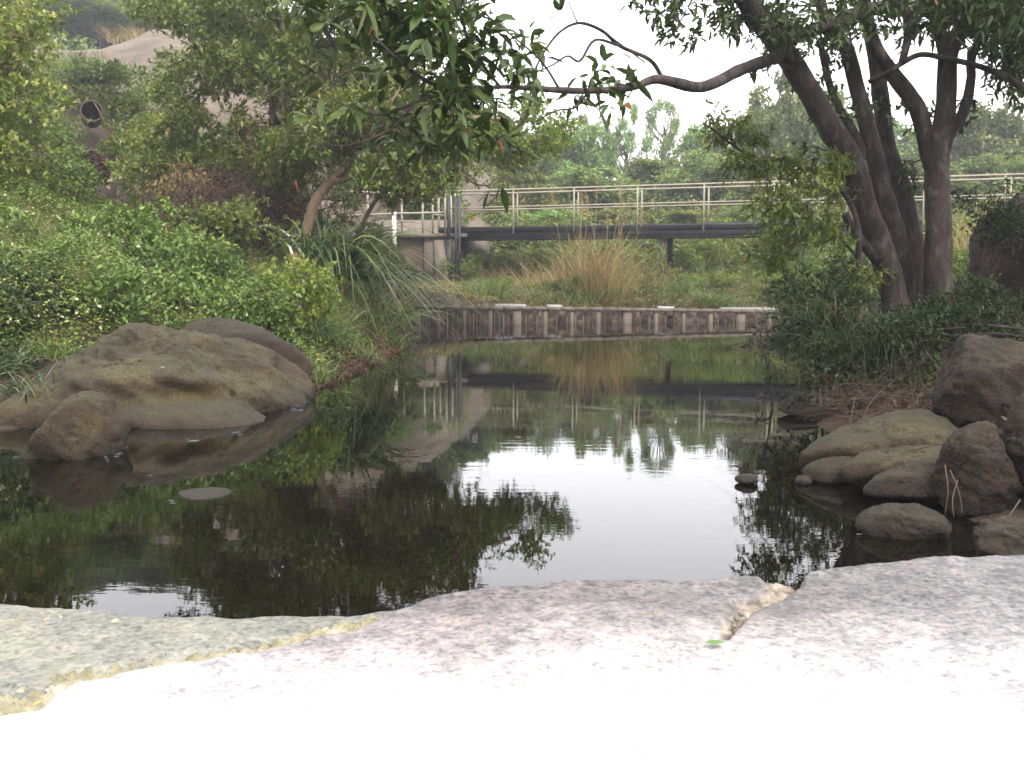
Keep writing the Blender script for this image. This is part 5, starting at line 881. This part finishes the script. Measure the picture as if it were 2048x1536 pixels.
# ------------------------------------------------------------------ roots, weed, debris
def root(name, label, pts, r0, r1, group):
    p = catmull(pts, 6); g = Geo(); tube(g, p, np.linspace(r0, r1, len(p)), 6, .12, seed=rng.uniform(0, 9)); o = g.build(name, TWIG if r0 < .011 else BARK, loc=p[0]); return tag(o, label, 'root', group)
RT = [[(1900, 655, 7.6), (1960, 650, 7.4), (2060, 660, 7.2)], [(1850, 650, 7.7), (1900, 672, 7.3), (1990, 668, 7.0), (2060, 676, 6.8)], [(1820, 640, 7.7), (1850, 660, 7.4), (1930, 655, 7.2)],
      [(1620, 745, 6.9), (1660, 750, 6.7), (1700, 742, 6.6), (1730, 700, 6.6)], [(1672, 790, 6.2), (1680, 770, 6.2), (1720, 768, 6.2), (1790, 772, 6.1)], [(1700, 865, 5.4), (1720, 840, 5.4), (1760, 825, 5.4), (1820, 815, 5.3), (1850, 770, 5.5)],
      [(1745, 690, 6.9), (1755, 720, 6.7), (1765, 745, 6.6)], [(1790, 690, 6.8), (1788, 720, 6.6), (1796, 750, 6.5)], [(1700, 850, 5.5), (1705, 820, 5.6), (1712, 790, 5.8)], [(1740, 890, 4.95), (1790, 878, 4.85), (1850, 870, 4.8), (1890, 850, 4.8)], [(1830, 900, 4.5), (1870, 890, 4.4), (1920, 885, 4.3)],
      [(1915, 960, 4.0), (1905, 1000, 3.95), (1908, 1035, 3.9)], [(1900, 940, 4.0), (1918, 985, 3.95), (1925, 1030, 3.9)], [(1890, 930, 4.1), (1896, 980, 4.0), (1890, 1030, 3.95)], [(2040, 1000, 3.6), (2020, 1030, 3.55), (2005, 1060, 3.5)], [(1850, 700, 6.3), (1880, 745, 6.0), (1860, 790, 5.7), (1880, 830, 5.4)],
      [(1600, 770, 6.8), (1650, 735, 6.8), (1710, 730, 6.7)], [(1640, 800, 6.4), (1690, 760, 6.4), (1760, 740, 6.3), (1830, 700, 6.4)], [(1700, 800, 6.0), (1770, 790, 5.9), (1840, 765, 5.8)], [(1720, 850, 5.5), (1745, 800, 5.6), (1790, 760, 5.8)]]
for i, q in enumerate(RT): root('tree_root', ['thick dark root running right from the tree foot above the round boulder', 'thick dark root bending down towards the big round boulder', 'short thick dark root close to the trunk bases'][i] if i < 3 else 'thin brown root trailing over the right bank rocks', pp(q), .020 if i < 3 else .0032, .010 if i < 3 else .0014, 'thick roots under the right trees' if i < 3 else 'thin roots over the right bank')
# dead brushwood in the hollow left of the leaning tree, and bare twigs in the left crowns
for nm, lab, cx, cy, d0, d1, w, h, n, ln in (('dead_brushwood', 'brown dead brushwood tangle filling the hollow left of the leaning trunk', 500, 430, 14.3, 15.6, 130, 60, 1500, .5), ('bare_twigs', 'bare brown twigs showing through the left tree crowns', 700, 290, 13.6, 15.5, 190, 120, 900, .6), ('dry_stems', 'dry upright stems at the foot of the vine draped tree', 330, 450, 14.5, 16, 90, 50, 600, .6)):
    g = Geo()
    for _ in range(n):
        a = P(cx + rng.normal(0, w * .55), cy + rng.normal(0, h * .55), rng.uniform(d0, d1)); v = nrm(rng.normal(0, 1, 3) * np.array([1, .5, .8]) + (0, 0, .5)) * rng.uniform(.2, ln); tube(g, [a, a + v * .5 + rng.normal(0, .04, 3), a + v], [.006, .0045, .002], 3, r=.5)
    o = g.build(nm, TWIG2, loc=P(cx, cy, d0)); tag(o, lab, 'twigs', kind='stuff')
# tangle of twigs on the right bank as one uncountable mass
g = Geo()
for _ in range(1000):
    px = rng.uniform(1590, 1900); py = rng.uniform(690, 840); d = 7.6 - (py - 690) / 150 * 1.9 + rng.normal(0, .15)
    if px < 1560 + (py - 690) * .75: continue
    a = P(px, py, d); v = rng.normal(0, 1, 3) * np.array([1, .5, .45]); v = v / np.linalg.norm(v) * rng.uniform(.08, .32); tube(g, [a, a + v * .5 + rng.normal(0, .02, 3), a + v], [.0022, .0018, .001], 3, r=.5)
o = g.build('twig_tangle', TWIG, loc=P(1740, 780, 6.4)); tag(o, 'tangle of fine dead twigs over the right bank water edge', 'twigs', kind='stuff')
# dark weed standing in the water
w = PZ(1540, 815, 0); we = empty('water_weed', w, 'dark withered weed plant standing in the water near the right bank', 'plant'); g = Geo()
st = [[(1545, 815), (1540, 760), (1528, 705), (1522, 668), (1524, 650)], [(1540, 740), (1520, 690), (1500, 695)], [(1532, 700), (1560, 690), (1575, 700)], [(1545, 800), (1525, 790), (1510, 805)]]
for s in st: c = catmull([P(a, b, 7.4) for a, b in s], 5); tube(g, c, np.linspace(.009, .004, len(c)), 5)
g.build('stem', LF_WEED, we, w); g = Geo()
for a, b in ((1525, 660), (1545, 665), (1510, 680), (1500, 690), (1562, 690), (1530, 690), (1575, 700), (1520, 705), (1540, 700), (1515, 800)): whorls(g, P(a, b, 7.4), .05, 14, .055, .4, 3, True)
g.build('leaves', LF_WEED, we, w)
# green seedling in the water at left
w = PZ(690, 812, 0); g = Geo(); tube(g, [w, P(692, 770, w[1])], .003, 4); blades(g, np.repeat([P(691, 785, w[1])], 12, 0), rng.normal(0, .6, (12, 3)) + (0, 0, .8), .10, .008, .6, 4); o = g.build('seedling', LF_GRASS, loc=w); tag(o, 'small fresh green seedling poking out of the water left of centre', 'plant')
# floating foam / debris
FOAM = noise_mat('pale foam', [(.3, (0.053, 0.053, 0.057)), (.7, (0.104, 0.106, 0.113))], 30, bump=.3)
g = Geo(); q = [(600, 808, 18, 26), (615, 800, 10, 12), (590, 820, 12, 14), (240, 905, 14, 22), (252, 895, 8, 10), (215, 918, 10, 22), (388, 884, 3, 16), (330, 868, 6, 40), (30, 915, 4, 14), (460, 868, 5, 50), (660, 815, 8, 50), (1556, 826, 8, 16), (1600, 838, 7, 20), (1530, 760, 12, 40), (1725, 1063, 4, 10), (345, 1004, 5, 12), (300, 958, 2, 8), (520, 740, 0, 4)]
for x, y, n, s in q:
    for _ in range((n + 1) // 2):
        c = PZ(x + rng.normal(0, s * .5), y + rng.normal(0, 3.5), .0035); r_ = rng.uniform(.002, .007) * (c[1] / 6); k = 7; a = np.arange(k) * 2 * math.pi / k; rr = r_ * rng.uniform(.6, 1.3, k)
        V = np.c_[c[0] + np.cos(a) * rr * 2.6, c[1] + np.sin(a) * rr, np.full(k, .0035)]; g.add(np.vstack([V, V + (0, 0, .002)]), [np.array([list(range(k, 2 * k))]), np.array([[i, (i + 1) % k, (i + 1) % k + k, i + k] for i in range(k)])])
o = g.build('floating_foam', FOAM, loc=(0, 6, 0), smooth=False); tag(o, 'pale specks of foam and debris floating round the rocks', 'foam', kind='stuff')
c = PZ(388, 884, .004); fallen('fallen_leaf', 'pale leaf floating on the dark water beside the small angular boulder', c, .08, .04, FOAM, .3)

# ------------------------------------------------------------------ haze
def haze():
    m, n, o = mat('haze air'); v = n.nodes.new('ShaderNodeVolumePrincipled'); v.inputs['Color'].default_value = (.93, .96, 1, 1); v.inputs['Density'].default_value = .0014; v.inputs['Anisotropy'].default_value = .2
    n.links.new(v.outputs[0], o.inputs['Volume']); g = Geo(); box(g, (0, 40, 14.5), (240, 200, 33)); ob = g.build('haze', m, smooth=False); tag(ob, 'faint pale haze filling the valley air', 'haze', kind='stuff'); ob.display_type = 'WIRE'
HAZE = True
if HAZE: haze()
